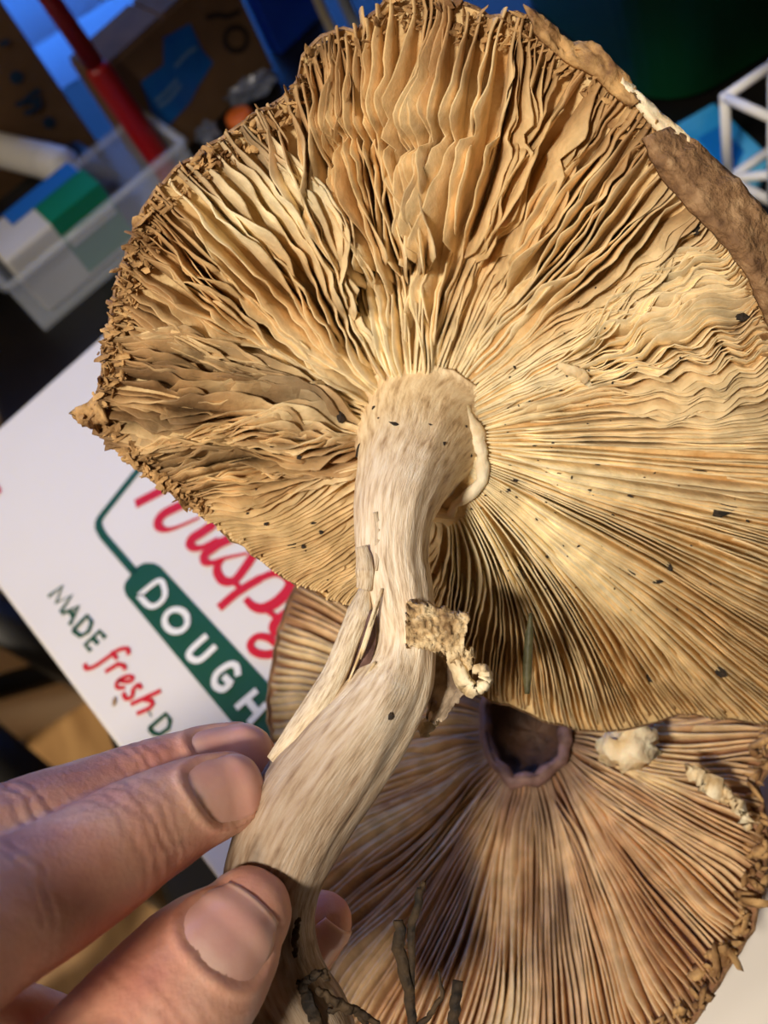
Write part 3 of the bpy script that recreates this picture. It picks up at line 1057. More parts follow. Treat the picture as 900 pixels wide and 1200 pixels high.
def crumb(px, py, rpx, name, label, group=None, seed=0, flat=.6, long=1.0, ang=0):
    q = hit(px, py)
    if q is None:
        return
    P, d = q
    r = rpx * d / FPX
    v, f = lump(np.zeros(3), 1, seed, 1)
    ex = camdir(math.cos(ang), math.sin(ang), 0)
    ey = camdir(-math.sin(ang), math.cos(ang), 0)
    V = P[None] + v[:, :1] * ex * r * long + v[:, 1:2] * ey * r + v[:, 2:3] * (-F) * r * flat
    return tag(mesh(name, V, f, M['soil'], smooth=False), label, 'soil crumb', group)


crumb(400, 488, 8.5, 'soil_crumb', 'largest black soil crumb, beside the stem top on the left gills', None, 1, .8, 1.1, .4)
crumb(525, 591, 6.5, 'soil_crumb', 'dark soil crumb in the hollow right under the stem collar', None, 2, .8, 1.0, 0)
crumb(458, 840, 5.5, 'soil_crumb', 'small dark soil crumb stuck to the curved stem itself', None, 3, .5, 1.0, 0)
crumb(465, 498, 4, 'soil_crumb', 'long thin dark crumb on the collar at the stem top', None, 4, .5, 3.2, -.4)
crumb(848, 596, 8, 'soil_crumb', 'broad dark soil smear on the shaded right-hand gills', None, 5, .35, 2.4, .35)
crumb(816, 269, 6, 'soil_crumb', 'round grey-green crumb just inside the rolled brown rim', None, 6, .8, 1, 0)
crumb(868, 372, 9, 'soil_crumb', 'knobbly brown crumb below the rolled brown rim', None, 7, .8, 1.3, 0)
spots = [(610, 675, 4, 2.2, -1.1), (785, 665, 3.2, 3, -1.3), (771, 682, 4.2, 1.2, 0), (740, 671, 3.5, 1.8, -.4), (845, 788, 5, 1.6, -.5), (760, 795, 4, 2.2, -.3), (640, 653, 3, 1.2, 0), (617, 635, 2.5, 1.4, 0), (650, 601, 2.4, 1.4, 0),
         (596, 575, 3.2, 1.3, .3), (605, 563, 3, 1.4, 0), (626, 523, 3, 1.6, 0), (687, 517, 4.5, 1.6, .5), (691, 575, 2.3, 1, 0), (718, 604, 2.4, 1, 0), (700, 545, 2.2, 1.6, 0), (738, 582, 2.4, 2.4, 0), (820, 552, 3, 3.2, -.1), (845, 562, 2.4, 1, 0), (788, 532, 2.6, 2, .2),
         (793, 715, 2.4, 1, 0), (674, 727, 3, 1.6, -.3), (666, 748, 3.4, 1.8, -.3), (690, 715, 2.8, 1.3, 0), (832, 685, 2.6, 1.2, 0), (886, 678, 2.6, 1.4, 0), (876, 612, 2.6, 1.4, -1.2), (640, 580, 2, 1.6, .4), (575, 520, 2.6, 1.2, 0), (552, 534, 2.4, 1.2, 0), (546, 500, 2.2, 1.2, 0), (520, 520, 3, 1.3, 0),
         (700, 418, 2.2, 1, 0), (560, 450, 2.4, 1, 0), (745, 430, 2, 1, 0), (698, 338, 2.2, 1, 0), (420, 528, 3.6, 2, 1.4), (350, 536, 3.2, 1.8, -.4), (312, 614, 3, 1.3, 0), (342, 638, 4, 1.8, -.3), (376, 624, 3, 1.4, 0), (356, 642, 3, 2, -1), (368, 613, 2.6, 1.4, 0), (318, 524, 2.4, 1, 0), (250, 563, 2.2, 1.2, 0), (290, 602, 2.4, 1, 0), (384, 680, 2.4, 1, 0), (300, 574, 2.2, 1, 0),
         (438, 478, 2.5, 1, 0), (444, 490, 2, 1, 0), (505, 498, 2, 2, -.3), (620, 470, 2, 1, 0), (660, 640, 1.8, 1, 0), (705, 640, 1.8, 1, 0), (735, 640, 1.8, 1, 0), (755, 560, 1.8, 1, 0), (670, 560, 1.8, 1, 0), (655, 555, 1.8, 1.4, 0), (600, 610, 1.8, 1, 0), (720, 690, 2, 1, 0), (810, 640, 2, 1, 0), (850, 650, 2.2, 1, 0), (630, 700, 2, 1, 0), (580, 660, 1.8, 1, 0), (560, 640, 1.8, 1, 0), (640, 690, 1.8, 1, 0)]
for k in range(70):
    a_, b_ = rng.uniform(-1.25, .75), rng.uniform(75, 330)
    spots.append((487 + b_ * math.cos(a_), 520 - b_ * math.sin(a_), rng.uniform(1.0, 1.9), rng.uniform(1, 1.8), rng.uniform(-1, 1)))
for k, (x, y, r, lg, an) in enumerate(spots):
    crumb(x, y, r, 'soil_crumb', 'tiny dark soil crumb stuck to the gills of the held mushroom', 'soil crumbs on the held mushroom', 20 + k, .5, lg, an)

# ------------------------------------------------------------------ the lower mushroom lying gills up on the box
ZL = LID_Z + .030
NL = unit(np.array([.02, -.06, 1]))
PL = onz(620, 846, ZL)
OUTL = [(316, 840), (318, 790), (328, 735), (345, 690), (385, 645), (450, 610), (540, 590), (640, 585), (740, 610), (830, 670), (888, 750), (912, 830), (902, 900), (888, 925), (900, 985), (893, 1050), (880, 1095), (850, 1140),
        (815, 1195), (765, 1245), (690, 1290), (610, 1310), (520, 1300), (440, 1260), (385, 1190), (345, 1090), (325, 990), (317, 900)]
capl = make_cap(PL, NL, (620, 846), OUTL, lambda p: .004 + .002 * math.sin(math.radians(p * 3)), lambda p: .009, .014, 9)
mush2 = thing('mushroom', 'brown gilled mushroom cap lying upside down on the box, its stem broken out', 'mushroom', onz(622, 868, ZL) * [1, 1, 0] + [0, 0, LID_Z])
cap_body(capl, mush2, M['flesh2'], M['skin_brown'], 160, 18, .162)
NL2 = 236
rx, ry = capl.rimpx(pp)
cum = np.r_[0, np.cumsum(np.hypot(np.diff(rx), np.diff(ry)))]
ph2 = np.interp((np.arange(NL2) + .3 * nrng.uniform(-1, 1, NL2)) / NL2 * cum[-1], cum, pp)
LT, LB_, LD, LC = (np.array(lin(*q)[:3]) for q in ((226, 192, 148), (190, 148, 106), (88, 62, 44), (246, 222, 174)))
for i, ph in enumerate(ph2):
    t0 = .16 if i % 2 == 0 else rng.uniform(.2, .38)
    t = np.linspace(t0, .985, 26)
    p = ph / 6
    h = .0036 * sstep(t0 - .02, t0 + .14, t) * (1 - .7 * sstep(.85, 1, t)) * (1 + .25 * vn(i * .8, t * 6, 81))
    up_r = sector(ph, 0, 60, 10) * .8
    crack = sector(ph, 268, 282, 4) * np.exp(-((t - .45) / .22) ** 2)
    h = np.maximum(h * (1 - .7 * crack) * (1 - up_r * .6 * sstep(.1, .6, vn(i * .9, t * 9, 88))), .0004)
    lb = .0016 * vn(p * .7, t * 3, 82) + .0002 * vn(i * .9, t * 8, 83)
    lt = h * (.55 * vn(p * .8 + 20, t * 2.4, 84) + .2 * vn(i * .8, t * 5, 85))

    def colf(tt_, vv):
        b = sstep(-.2, .8, vn(p * 1.1, tt_ * 4, 86) + .5 * vn(np.full_like(tt_, i * .8), tt_ * 6, 87))
        lite = sstep(.25, .75, vn(p * .5 + 3, tt_ * 2 + 1, 89) + 1.3 * sector(ph, 150, 215, 18) * sstep(.4, .65, tt_))
        inn = sstep(.40, .18, tt_) * .75
        c_ = LT * (1 - b[..., None]) + LB_ * b[..., None]
        c_ = c_ * (1 - lite[..., None] * .7) + LC * lite[..., None] * .7
        c_ = c_ * (1 - inn[..., None]) + np.array(lin(104, 80, 78)[:3]) * inn[..., None]
        e = np.clip(sstep(.9, 1, tt_) * .6 + .75 * sector(ph, 270, 281, 4) * np.exp(-((tt_ - .47) / .16) ** 2) * sstep(-.3, .5, vn(p * 3, tt_ * 14, 77)), 0, 1)
        return c_ * (1 - e[..., None]) + LD * e[..., None]
    v, f, c_ = gill_mesh(capl, ph, t, h, lb, lt, .00085 + .0008 * float(sector(ph, 150, 215, 12)), colf)
    mesh('gill', v, f, M['gill'], mush2, col=c_)
parts = []
for k in range(260):
    ph = rng.uniform(-70, 40) if k < 200 else rng.uniform(0, 360)
    P = capl.surf(ph, np.array([rng.uniform(.93, 1.0)]))[0] + NL * rng.uniform(.0002, .003)
    parts.append(shard(P, rng.uniform(.0007, .0022), 900 + k))
v, f = merge(parts)
o = mesh('rim_crumbs', v, f, M['crumb'], mush2)
o['kind'] = 'stuff'
# broken stem socket: raised ragged collar round a deep pit
nc = 60
pc, rr = [], []
for k in range(nc + 1):
    ph = 360 * k / nc
    pc.append(capl.surf(ph, np.array([.165 + .012 * float(vn(k * .5 % 30, 2.5, 95))]))[0] + NL * (.0026 + .0012 * float(vn(k * .6 % 36, 4.5, 96))))
    rr.append(.0017 * (1 + .3 * float(vn(k * .5 % 30, 6.5, 97))))
pc[-1], rr[-1] = pc[0], rr[0]
v, f = tube(np.array(pc), rr, 10, ref=NL, caps=False)
mesh('socket_collar', v, f, M['gpur'], mush2)
dk = mat('pit_dark_brown', lin(44, 26, 16), lin(78, 50, 30), 150, .7, .6)  # pit surface, darker brown than the gills around it
rows = []
for t_, dz in ((.165, .002), (.14, -.003), (.11, -.007), (.06, -.0105), (.01, -.012)):
    rows.append([capl.surf(360 * k / 40, np.array([t_]))[0] + NL * (dz + .0022 + .0012 * float(vn(k * .4, t_ * 40, 98))) for k in range(40)])
v = np.array(rows).reshape(-1, 3)
f = gridfaces(5, 40, True) + [tuple(160 + k for k in range(40))]
mesh('socket_pit', v, f, dk, mush2)
# pale pieces
b_ = onz(735, 873, ZL + .009)
v, f = lump(b_, .0062, 501, 3)
v = b_ + (v - b_) * [1.1, .85, 1.0] + .0008 * np.array([[float(vn(p_[0] * 700, p_[1] * 700 + q, 55)) for q in range(3)] for p_ in v])
tag(mesh('stem_chunk', v, f, M['pale']), 'white broken chunk of mushroom stem on the brown gills', 'mushroom piece')
for k, (pts, w) in enumerate((([(806, 902), (830, 918), (856, 936)], [10, 26, 8]), ([(846, 930), (866, 950), (880, 968)], [8, 18, 6]))):
    pth = catmull([onz(x, y, ZL + .0105 - .002 * k) for x, y in pts], 16)
    pth = pth + np.array([[float(vn(a_ * .7, q_ * 5 + k, 44)) * .0009 for q_ in range(3)] for a_ in range(16)])
    wv_ = np.interp(np.linspace(0, 1, 16), [0, .5, 1], w) * .25 / FPX * (1 + .5 * vn(np.arange(16) * .9, k + .5, 45))
    v, f = ribbon(pth, wv_, np.array([.4, .9, .2]), .0012)
    mesh('pale_shred', v, f, M['curl'], mush2)

# crumb on the lid
b_ = onz(134, 822, LID_Z + .0006)
v, f = lump(b_, .0012, 77, 2)
v = b_ + (v - b_) @ np.array([[.6, .8, 0], [-.3, .9, 0], [0, 0, .4]])
tag(mesh('crumb', v, f, M['crumb']), 'tiny tan crumb lying on the white box lid below the red word', 'crumb')

# ------------------------------------------------------------------ dry grass at the stem foot
base_pt = at(385, 1215, .180)


def grass(pts, w, label, th=.0006, side=None, group=None):
    pth = catmull([at(*q) for q in pts], 30)
    pth = pth + np.array([[float(vn(k * .7, q * 3 + pts[0][0], 93)) * .00035 for q in range(3)] for k in range(30)])
    wv_ = np.interp(np.linspace(0, 1, 30), np.linspace(0, 1, len(w)), w) * .18 / FPX
    v, f = ribbon(pth, wv_, camdir(1, .2, .3) if side is None else side, th)
    return tag(mesh('dry_grass_blade', v, f, M['dry']), label, 'dry grass', 'dry grass at the stem foot')


grass([(392, 1215, .180), (440, 1240, .180), (480, 1215, .180), (478, 1160, .180), (467, 1110, .1795), (468, 1078, .179)], [8, 9, 10, 12, 15, 11], 'broad dark dry grass blade standing upright by the stem foot')
grass([(395, 1222, .181), (450, 1250, .181), (482, 1200, .1805), (480, 1140, .180), (484, 1085, .1795), (492, 1050, .179), (497, 1034, .179)], [6, 7, 6, 7, 9, 9, 5], 'tall thin dry grass blade with a frayed tip by the stem foot')
grass([(400, 1228, .182), (455, 1235, .181), (490, 1205, .1805), (510, 1182, .180), (519, 1160, .180), (514, 1138, .180)], [6, 6, 7, 6, 4, 1.5], 'curved wiry dry grass blade bending to a fine point')
grass([(398, 1232, .182), (470, 1262, .182), (522, 1235, .181), (533, 1190, .1805), (536, 1150, .180)], [6, 7, 10, 13, 12], 'short blunt dry grass stub beside the curved blade')
grass([(352, 1150, .1725), (362, 1175, .172), (372, 1205, .172), (376, 1240, .173)], [10, 15, 14, 9], 'dark flat root shred hanging on the stem foot')
grass([(350, 1152, .1725), (366, 1146, .1715), (378, 1140, .172), (384, 1150, .174)], [7, 10, 9, 4], 'small dark curl of root crossing the stem foot')
grass([(372, 1158, .173), (396, 1176, .1735), (420, 1186, .1745), (444, 1200, .176)], [8, 11, 9, 5], 'frayed brown root trailing sideways from the stem foot', side=camdir(.1, 1, .3))
grass([(385, 1185, .174), (405, 1182, .1745), (425, 1192, .1755), (432, 1215, .177)], [5, 8, 7, 4], 'dark twisted root strand under the frayed brown root', side=camdir(.1, 1, .3))
grass([(349, 1078, .1705), (346, 1096, .1702), (348, 1120, .1708)], [4, 7, 4], 'short dark splinter pressed between thumb tip and stem')

# ------------------------------------------------------------------ the hand


def finger(pts, n=60):
    P = catmull([at(*q[:3]) for q in pts], n)
    R = catmull([[q[3] * q[2] / FPX, 0, 0] for q in pts], n)[:, 0]
    # round the tip: last part shrinks like a sphere
    s = np.r_[0, np.cumsum(np.linalg.norm(np.diff(P, axis=0), axis=1))]
    rt = R[-1]
    ext = np.linspace(0, 1, 10)[1:]
    T = unit(P[-1] - P[-3])
    Pe = P[-1] + T[None] * rt * 1.05 * np.sin(ext * math.pi / 2)[:, None]
    Re = rt * np.cos(ext * math.pi / 2 * .985)
    return np.vstack([P, Pe]), np.r_[R, Re]


INDEX = [(-330, 1330, .108, 118), (-210, 1225, .112, 112), (-90, 1135, .126, 98), (-20, 1085, .137, 89), (50, 1048, .146, 80), (118, 1006, .155, 72), (160, 978, .161, 66), (205, 953, .167, 59), (238, 938, .171, 54), (260, 930, .1735, 49)]
MIDDLE = [(-330, 1210, .122, 108), (-200, 1110, .129, 98), (-90, 1040, .145, 84), (-10, 1000, .155, 75), (60, 968, .164, 66), (120, 942, .172, 58), (180, 918, .179, 52), (230, 902, .184, 48), (278, 893, .187, 45)]
THUMB = [(-330, 1560, .112, 130), (-180, 1490, .114, 125), (-40, 1410, .121, 116), (50, 1340, .138, 108), (125, 1262, .147, 101), (190, 1188, .154, 94), (238, 1132, .1595, 84), (268, 1097, .163, 70), (287, 1073, .1655, 54)]
RING = [(-330, 1340, .132, 90), (-180, 1270, .142, 82), (-70, 1222, .150, 76), (10, 1215, .158, 62), (90, 1232, .170, 54), (190, 1228, .184, 48), (285, 1180, .192, 44), (345, 1120, .196, 40), (375, 1083, .197, 37)]
PALM = [(-330, 1400, .115, 240), (-480, 1480, .112, 300), (-640, 1560, .112, 320), (-800, 1640, .113, 290), (-980, 1740, .116, 240), (-1300, 1900, .124, 230), (-1700, 2100, .13, 240)]
chains = {}
parts = []
for nm, ch in (('i', INDEX), ('m', MIDDLE), ('t', THUMB), ('r', RING)):
    P, R = finger(ch)
    chains[nm] = (P, R)
    parts.append(tube(P, R, 28, ref=camdir(0, .4, 1)))
Pp = catmull([at(*q[:3]) for q in PALM], 50)
Rp = catmull([[q[3] * q[2] / FPX, 0, 0] for q in PALM], 50)[:, 0]
parts.append(tube(Pp, Rp, 32, ref=camdir(0, .3, 1), ell=(.62, 1.25)))
v, f = merge(parts)
me = bpy.data.meshes.new('hand')
me.from_pydata([tuple(p) for p in v], [], f)
tmp = bpy.data.objects.new('tmp_hand', me)
COL.objects.link(tmp)
md = tmp.modifiers.new('r', 'REMESH')
md.mode = 'VOXEL'
md.voxel_size = .00075
sm = tmp.modifiers.new('s', 'SMOOTH')
sm.factor = .5
sm.iterations = 6
dg = bpy.context.evaluated_depsgraph_get()
hm = bpy.data.meshes.new_from_object(tmp.evaluated_get(dg))
bpy.data.objects.remove(tmp, do_unlink=True)
nvt = len(hm.vertices)
co = np.zeros(nvt * 3, np.float32)
hm.vertices.foreach_get('co', co)
co = co.reshape(-1, 3).astype(float)
no = np.zeros(nvt * 3, np.float32)
hm.vertices.foreach_get('normal', no)
no = no.reshape(-1, 3).astype(float)
hcol = np.ones((nvt, 3))
# nails: chain, start and end (arc from tip, in m), dorsal direction, half angle
NAILS = {'i': (.0178, .0022, camdir(-.05, .28, 1), 50), 'm': (.0175, .0016, camdir(-.1, .75, 1), 52), 't': (.0205, .0070, camdir(-.12, .12, 1), 48), 'r': (.0125, .0035, camdir(.55, -.25, .8), 52)}
disp = np.zeros(nvt)
nails = []
for nm, (s0, s1, dors, ha) in NAILS.items():
    P, R = chains[nm]
    T, N, B = frames(P, dors)
    s = np.r_[0, np.cumsum(np.linalg.norm(np.diff(P, axis=0), axis=1))]
    fromtip = s[-1] - s
    lo_ = co.min(0)
    # nearest axis sample for every vertex close to this finger
    near = np.where(((co > P.min(0) - .014) & (co < P.max(0) + .014)).all(1))[0]
    D = np.linalg.norm(co[near][:, None] - P[None], axis=2)
    k = D.argmin(1)
    dist = D[np.arange(len(near)), k]
    own = dist < R[np.minimum(k, 59)] * 1.25 + .0005
    near, k = near[own], k[own]
    rel = co[near] - P[k]
    along = (rel * T[k]).sum(1)
    ft = fromtip[k] - along
    an = np.degrees(np.arctan2((rel * B[k]).sum(1), (rel * N[k]).sum(1)))
    u = (ft - s1) / (s0 - s1)               # 0 tip end .. 1 cuticle
    vv = an / ha
    rr = np.maximum(np.abs(vv), 0) ** 2.1 + np.clip((u - .4) / .6, 0, 9) ** 2.1
    q = rr ** (1 / 2.1)
    ins = (q < 1) & (u > .1)
    dsp = np.where(ins, -.0004 * sstep(1.0, .9, q) * sstep(.1, .3, u), 0)
    fold = np.exp(-((q - 1.13) / .09) ** 2) * sstep(.0, .35, u) * (np.abs(vv) < 1.6)
    dsp = dsp + .00042 * fold
    # knuckle creases on the back of the finger
    dors_w = sstep(115, 40, np.abs(an))
    for cs, am in ((s0 + .0045, .00007), (s0 + .0066, .00012), (s0 + .0088, .00015), (s0 + .011, .00012), (s0 + .0138, .00009), (s0 + .031, .00015), (s0 + .0335, .00015), (s0 + .036, .0001)):
        wob = .0007 * vn(an * .06, cs * 900, 101) + .00035 * vn(an * .2, cs * 500, 102)
        dsp = dsp - am * dors_w * np.exp(-((ft - cs - wob) / .00042) ** 2) + am * .5 * dors_w * np.exp(-((ft - cs - wob - .0011) / .0007) ** 2)
    disp[near] += dsp
    red = np.exp(-((ft - s0 - .009) / .006) ** 2) * dors_w * .25 + .22 * sstep(.010, .0, ft)
    hcol[near] *= (1 - red[:, None] * np.array([.12, .42, .40]))
    nails.append((nm, P, R, T, N, B, fromtip, s0, s1, ha))
disp += .00007 * vn(co[:, 0] * 900 + co[:, 2] * 500, co[:, 1] * 900, 111) + .00008 * vn(co[:, 0] * 300, co[:, 1] * 300 + co[:, 2] * 200, 112)
co = co + no * disp[:, None]
hm.vertices.foreach_set('co', co.astype(np.float32).ravel())
ca = hm.color_attributes.new('Col', 'FLOAT_COLOR', 'POINT')
ca.data.foreach_set('color', np.c_[hcol, np.ones(nvt)].astype(np.float32).ravel())
hm.materials.clear()
hand = tag(link('hand', hm, M['skin']), 'bare hand pinching the mushroom stem between thumb and two fingers', 'hand')
hand['pose'] = 'pinching'
hand.data.update()
for nm, P, R, T, N, B, fromtip, s0, s1, ha in nails:
    nu, nv_ = 22, 19
    V, Cc = [], []
    ki = np.interp(np.linspace(s0, s1, nu), fromtip[::-1], np.arange(len(P))[::-1])
    rbase = np.interp(ki[0], np.arange(len(P)), R)
    for a_ in range(nu):
        uu = 1 - a_ / (nu - 1)
        kk = ki[a_]
        f3 = lambda A: np.array([np.interp(kk, np.arange(len(P)), A[:, q]) for q in range(3)])
        c0_, n0_, b0_ = f3(P), unit(f3(N)), unit(f3(B))
        rloc = np.interp(kk, np.arange(len(P)), R)
        rn = rloc + (max(rloc, rbase * (.84 - .16 * (1 - uu))) - rloc) * float(sstep(0, .4, uu))
        wmax = (1 - max(0, (uu - .4) / .6) ** 2.1) ** (1 / 2.1) if uu < 1 else 0.02
        wmax *= 1 - .10 * sstep(.25, 0, uu)
        for b in range(nv_):
            vv = (2 * b / (nv_ - 1) - 1) * wmax
            an = math.radians(vv * ha)
            V.append(c0_ + rn * 1.0 * (math.cos(an) * n0_ + math.sin(an) * b0_) * (1.0 - .004) + n0_ * (.0003 - .00062 * sstep(.2, .5, uu)))
            lun = sstep(.74, .9, uu) * sstep(.6, .2, abs(vv))
            fr_ = sstep(.10, .03, uu)
            base = np.array([1.08, 1.06, 1.06])
            base = base * (1 - .0) + np.array([.10, .22, .2]) * lun + np.array([.12, .26, .16]) * fr_
            Cc.append(base)
    V = np.array(V)
    n = len(V)
    nn = np.repeat(N[np.round(ki).astype(int)], nv_, 0)
    V2 = np.concatenate([V, V - nn * .0005])
    Fc = gridfaces(nu, nv_) + [tuple(q[::-1]) for q in gridfaces(nu, nv_, off=n)]
    ring = [k for k in range(nv_)] + [j * nv_ + nv_ - 1 for j in range(1, nu)] + [(nu - 1) * nv_ + k for k in range(nv_ - 2, -1, -1)] + [j * nv_ for j in range(nu - 2, 0, -1)]
    for a_, b_ in zip(ring, ring[1:] + ring[:1]):
        Fc.append((b_, a_, a_ + n, b_ + n))
    mesh('fingernail', V2, Fc, M['nail'], hand, col=np.array(Cc + Cc))

# ------------------------------------------------------------------ clutter on the table
TZ = TABLE_Z


def rise(pxb, pxt, z=TZ):
    """height of a plumb edge standing at pixel pxb whose top shows nearest pixel pxt"""
    b = onz(*pxb, z)
    best = min((np.hypot(*(np.array(proj(b + [0, 0, h_])[:2]) - pxt)), h_) for h_ in np.arange(.005, .6, .002))
    return best[1]


# cardboard carton with marker and blue tape
bl_ = onz(190, 205, TZ)
br_ = onz(322, 80, TZ)
ex = (br_ - bl_)
hgt = rise((190, 205), (106, 96))
ey = unit(np.array([-ex[1], ex[0], 0])) * .03
ct = thing('cardboard_carton', 'brown cardboard carton with blue tape and marker writing', 'box', bl_ + (ex + ey) / 2)
panel = obox('carton_body', bl_ + [0, 0, .0005], ex, ey, (0, 0, hgt), M['card'], ct, .0015)
fn = -unit(ey)


def on_face(px, py, P0, n_, lift=.0006):
    return onplane(px, py, P0, n_) + n_ * lift


tp = [(191, 44), (222, 27), (236, 58), (249, 73), (231, 102), (222, 120), (191, 153), (178, 133), (164, 96), (191, 76)]
mesh('blue_tape', [on_face(*q, bl_, fn) for q in tp], [tuple(range(len(tp)))], M['tape'], ct, smooth=False)


def face_ink(name, pts, w, P0, n_, m, parent, lift=.0012):
    pth = np.array([on_face(*q, P0, n_, lift) for q in pts])
    if len(pth) > 2:
        pth = catmull(pth, len(pth) * 4)
    T = np.gradient(pth, axis=0)
    S = np.cross(T, n_)
    S /= np.linalg.norm(S, axis=1)[:, None]
    d = (pth[0] - CAM) @ F
    v = np.concatenate([pth - S * w * d / FPX / 2, pth + S * w * d / FPX / 2])
    n = len(pth)
    return mesh(name, v, [(i, i + 1, n + i + 1, n + i) for i in range(n - 1)], m, parent, smooth=False)


face_ink('marker_letter', [(275 + 13 * math.cos(a), 45 + 14 * math.sin(a)) for a in np.linspace(0, 6.3, 12)], 6, bl_, fn, M['marker'], ct)
face_ink('marker_letter', [(240, 20), (252, 17), (266, 18), (280, 12)], 6, bl_, fn, M['marker'], ct)
for pts in ([(203, 78), (218, 62), (228, 55)], [(180, 118), (192, 108), (206, 92)], [(184, 124), (196, 116), (210, 98)]):
    face_ink('tape_print', pts, 5, bl_, fn, M['tape_print'], ct, .0014)
for k in (0, 1):
    obox('carton_flap', bl_ + ex * (.01 + .5 * k) + ey * .02 + [0, 0, hgt], ex * .475, ey * .96, (0, 0, .002), M['card_in'], ct)

# tall carton standing at the left
rb = onz(119, 172, TZ)
ex2 = unit(np.array([-1, .10, 0])) * .20
ey2 = np.array([-.02, .055, 0])
ct2 = thing('cardboard_carton', 'tall brown cardboard carton with small dark blue printed marks', 'box', rb + (ex2 + ey2) / 2)
obox('carton_body', rb + [0, 0, .0005], ex2, ey2, (0, 0, .26), M['card'], ct2, .0015)
fn2 = unit(np.cross(ex2, (0, 0, 1)))
if fn2[1] > 0:
    fn2 = -fn2
for (x, y, r) in ((19, 90, 8), (57, 143, 7)):
    P = [on_face(x + r * math.cos(a), y + r * math.sin(a), rb, fn2) for a in np.linspace(0, 2 * math.pi, 16, endpoint=False)]
    mesh('printed_mark', P, [tuple(range(16))], M['blueprint'], ct2, smooth=False)
for pts in ([(18, 122), (28, 118), (38, 108), (46, 104)], [(28, 132), (38, 128), (48, 120)], [(0, 52), (10, 46)], [(30, 118), (40, 118), (46, 112)]):
    face_ink('printed_mark', pts, 6, rb, fn2, M['blueprint'], ct2)
obox('carton_flap', rb + ex2 * .02 + ey2 * .02 + [0, 0, .2605], ex2 * .96, ey2 * .96, (0, 0, .002), M['card_in'], ct2)

# red pole
pb = onz(207, 216, TZ)
tops = CAM + ray(-2, -90) * (((pb[1] + .005) - CAM[1]) / ray(-2, -90)[1])
pole = thing('red_pole', 'dark red round pole standing against the taped carton', 'pole', pb)
ax = tops - pb
v, f = tube([pb + [0, 0, .001], pb + ax * .03, pb + ax * .5, pb + ax * .52], [.0062, .0068, .0066, .0052], 16, ref=(1, 0, 0))
mesh('pole_sleeve', v, f, M['red'], pole)
v, f = tube([pb + ax * .5, pb + ax * 1.3], [.0050, .0046], 14, ref=(1, 0, 0))
mesh('pole_shaft', v, f, M['red'], pole)
v, f = tube([pb + ax * 1.29, pb + ax * 1.34], [.0060, .0050], 14, ref=(1, 0, 0))
mesh('end_cap', v, f, M['red'], pole)

# clear tub
tc_ = onz(54, 389, TZ)
te = unit(np.append((onz(160, 300, TZ) - tc_)[:2], 0))
td = np.array([-te[1], te[0], 0])
TL, TD, TH, TT = .118, .046, .034, .002
tub = thing('plastic_tub', 'shallow clear plastic tub catching blue window light', 'tub', tc_ + te * TL / 2 + td * TD / 2)
o_ = tc_ + [0, 0, .0004]
obox('tub_floor', o_, te * TL, td * TD, (0, 0, TT), M['clear'], tub)
for base, a_, b_ in ((o_, te * TL, td * TT), (o_ + td * (TD - TT), te * TL, td * TT), (o_ + td * TT, te * TT, td * (TD - 2 * TT)), (o_ + td * TT + te * (TL - TT), te * TT, td * (TD - 2 * TT))):
    obox('tub_wall', base + [0, 0, TT], a_, b_, (0, 0, TH - TT), M['clear'], tub)
cr_ = [o_ + [0, 0, TH], o_ + te * TL + [0, 0, TH], o_ + te * TL + td * TD + [0, 0, TH], o_ + td * TD + [0, 0, TH]]
for k in range(4):
    a_, b_ = cr_[k], cr_[(k + 1) % 4]
    v, f = tube([a_, b_], .0026, 8, ref=(0, 0, 1))
    mesh('tub_rim', v, f, M['clear'], tub)
# small carton inside the tub
c0_ = tc_ + te * .008 + td * .006 + [0, 0, TT + .0006]
ca_ = thing('small_carton', 'small grey and white carton with green and cyan panels inside the clear tub', 'carton', c0_ + te * .03)
obox('carton_body', c0_, te * .062, td * .034, (0, 0, .040), M['greywhite'], ca_, .0025, 3)
obox('green_panel', c0_ + te * .030 - td * .0004 + [0, 0, .004], te * .0325, td * .0195, (0, 0, .0368), M['teal'], ca_)
obox('white_stripe', c0_ + te * .032 - td * .0008 + [0, 0, .022], te * .029, td * .0003, (0, 0, .006), M['white_ink'], ca_)
obox('cyan_panel', c0_ + te * .016 + td * .020 + [0, 0, .0402], te * .044, td * .013, (0, 0, .0006), M['cyan'], ca_)
# white tube
wa, wb_ = onz(-40, 166, TZ + .0325), onz(84, 196, TZ + .0325)
wt = thing('white_tube', 'thick white plastic tube with rounded end lying on the black case', 'tube', (wa + wb_) / 2 - [0, 0, .0098])
n = 24
tt_ = np.linspace(0, 1, n)
rad_ = .0098 * np.minimum(1, np.sqrt(np.clip(np.minimum(tt_, 1 - tt_) / .05, .05, 1)))
v, f = tube(wa + (wb_ - wa) * tt_[:, None], rad_, 20, ref=(0, 0, 1))
mesh('tube_body', v, f, M['white_pl'], wt)
v, f = tube(wa + (wb_ - wa) * np.array([.76, .80])[:, None], [.0101, .0101], 20, ref=(0, 0, 1))
mesh('tube_cap_ring', v, f, M['white_pl'], wt)
# black case
kb = tc_ + td * (TD + .006) - te * .03
bc = thing('black_case', 'small black zipped case between the cartons and the tub', 'case', kb + te * .05 + td * .02)
obox('case_body', kb + [0, 0, .0005], te * .118, td * .040, (0, 0, .022), M['black_pl'], bc, .006, 4)
v, f = tube(catmull([kb + [0, 0, .012] - td * .0004, kb + te * .06 - td * .0004 + [0, 0, .012], kb + te * .118 - td * .0004 + [0, 0, .012]], 8), .0012, 6)
mesh('zip', v, f, M['black_pl'], bc)
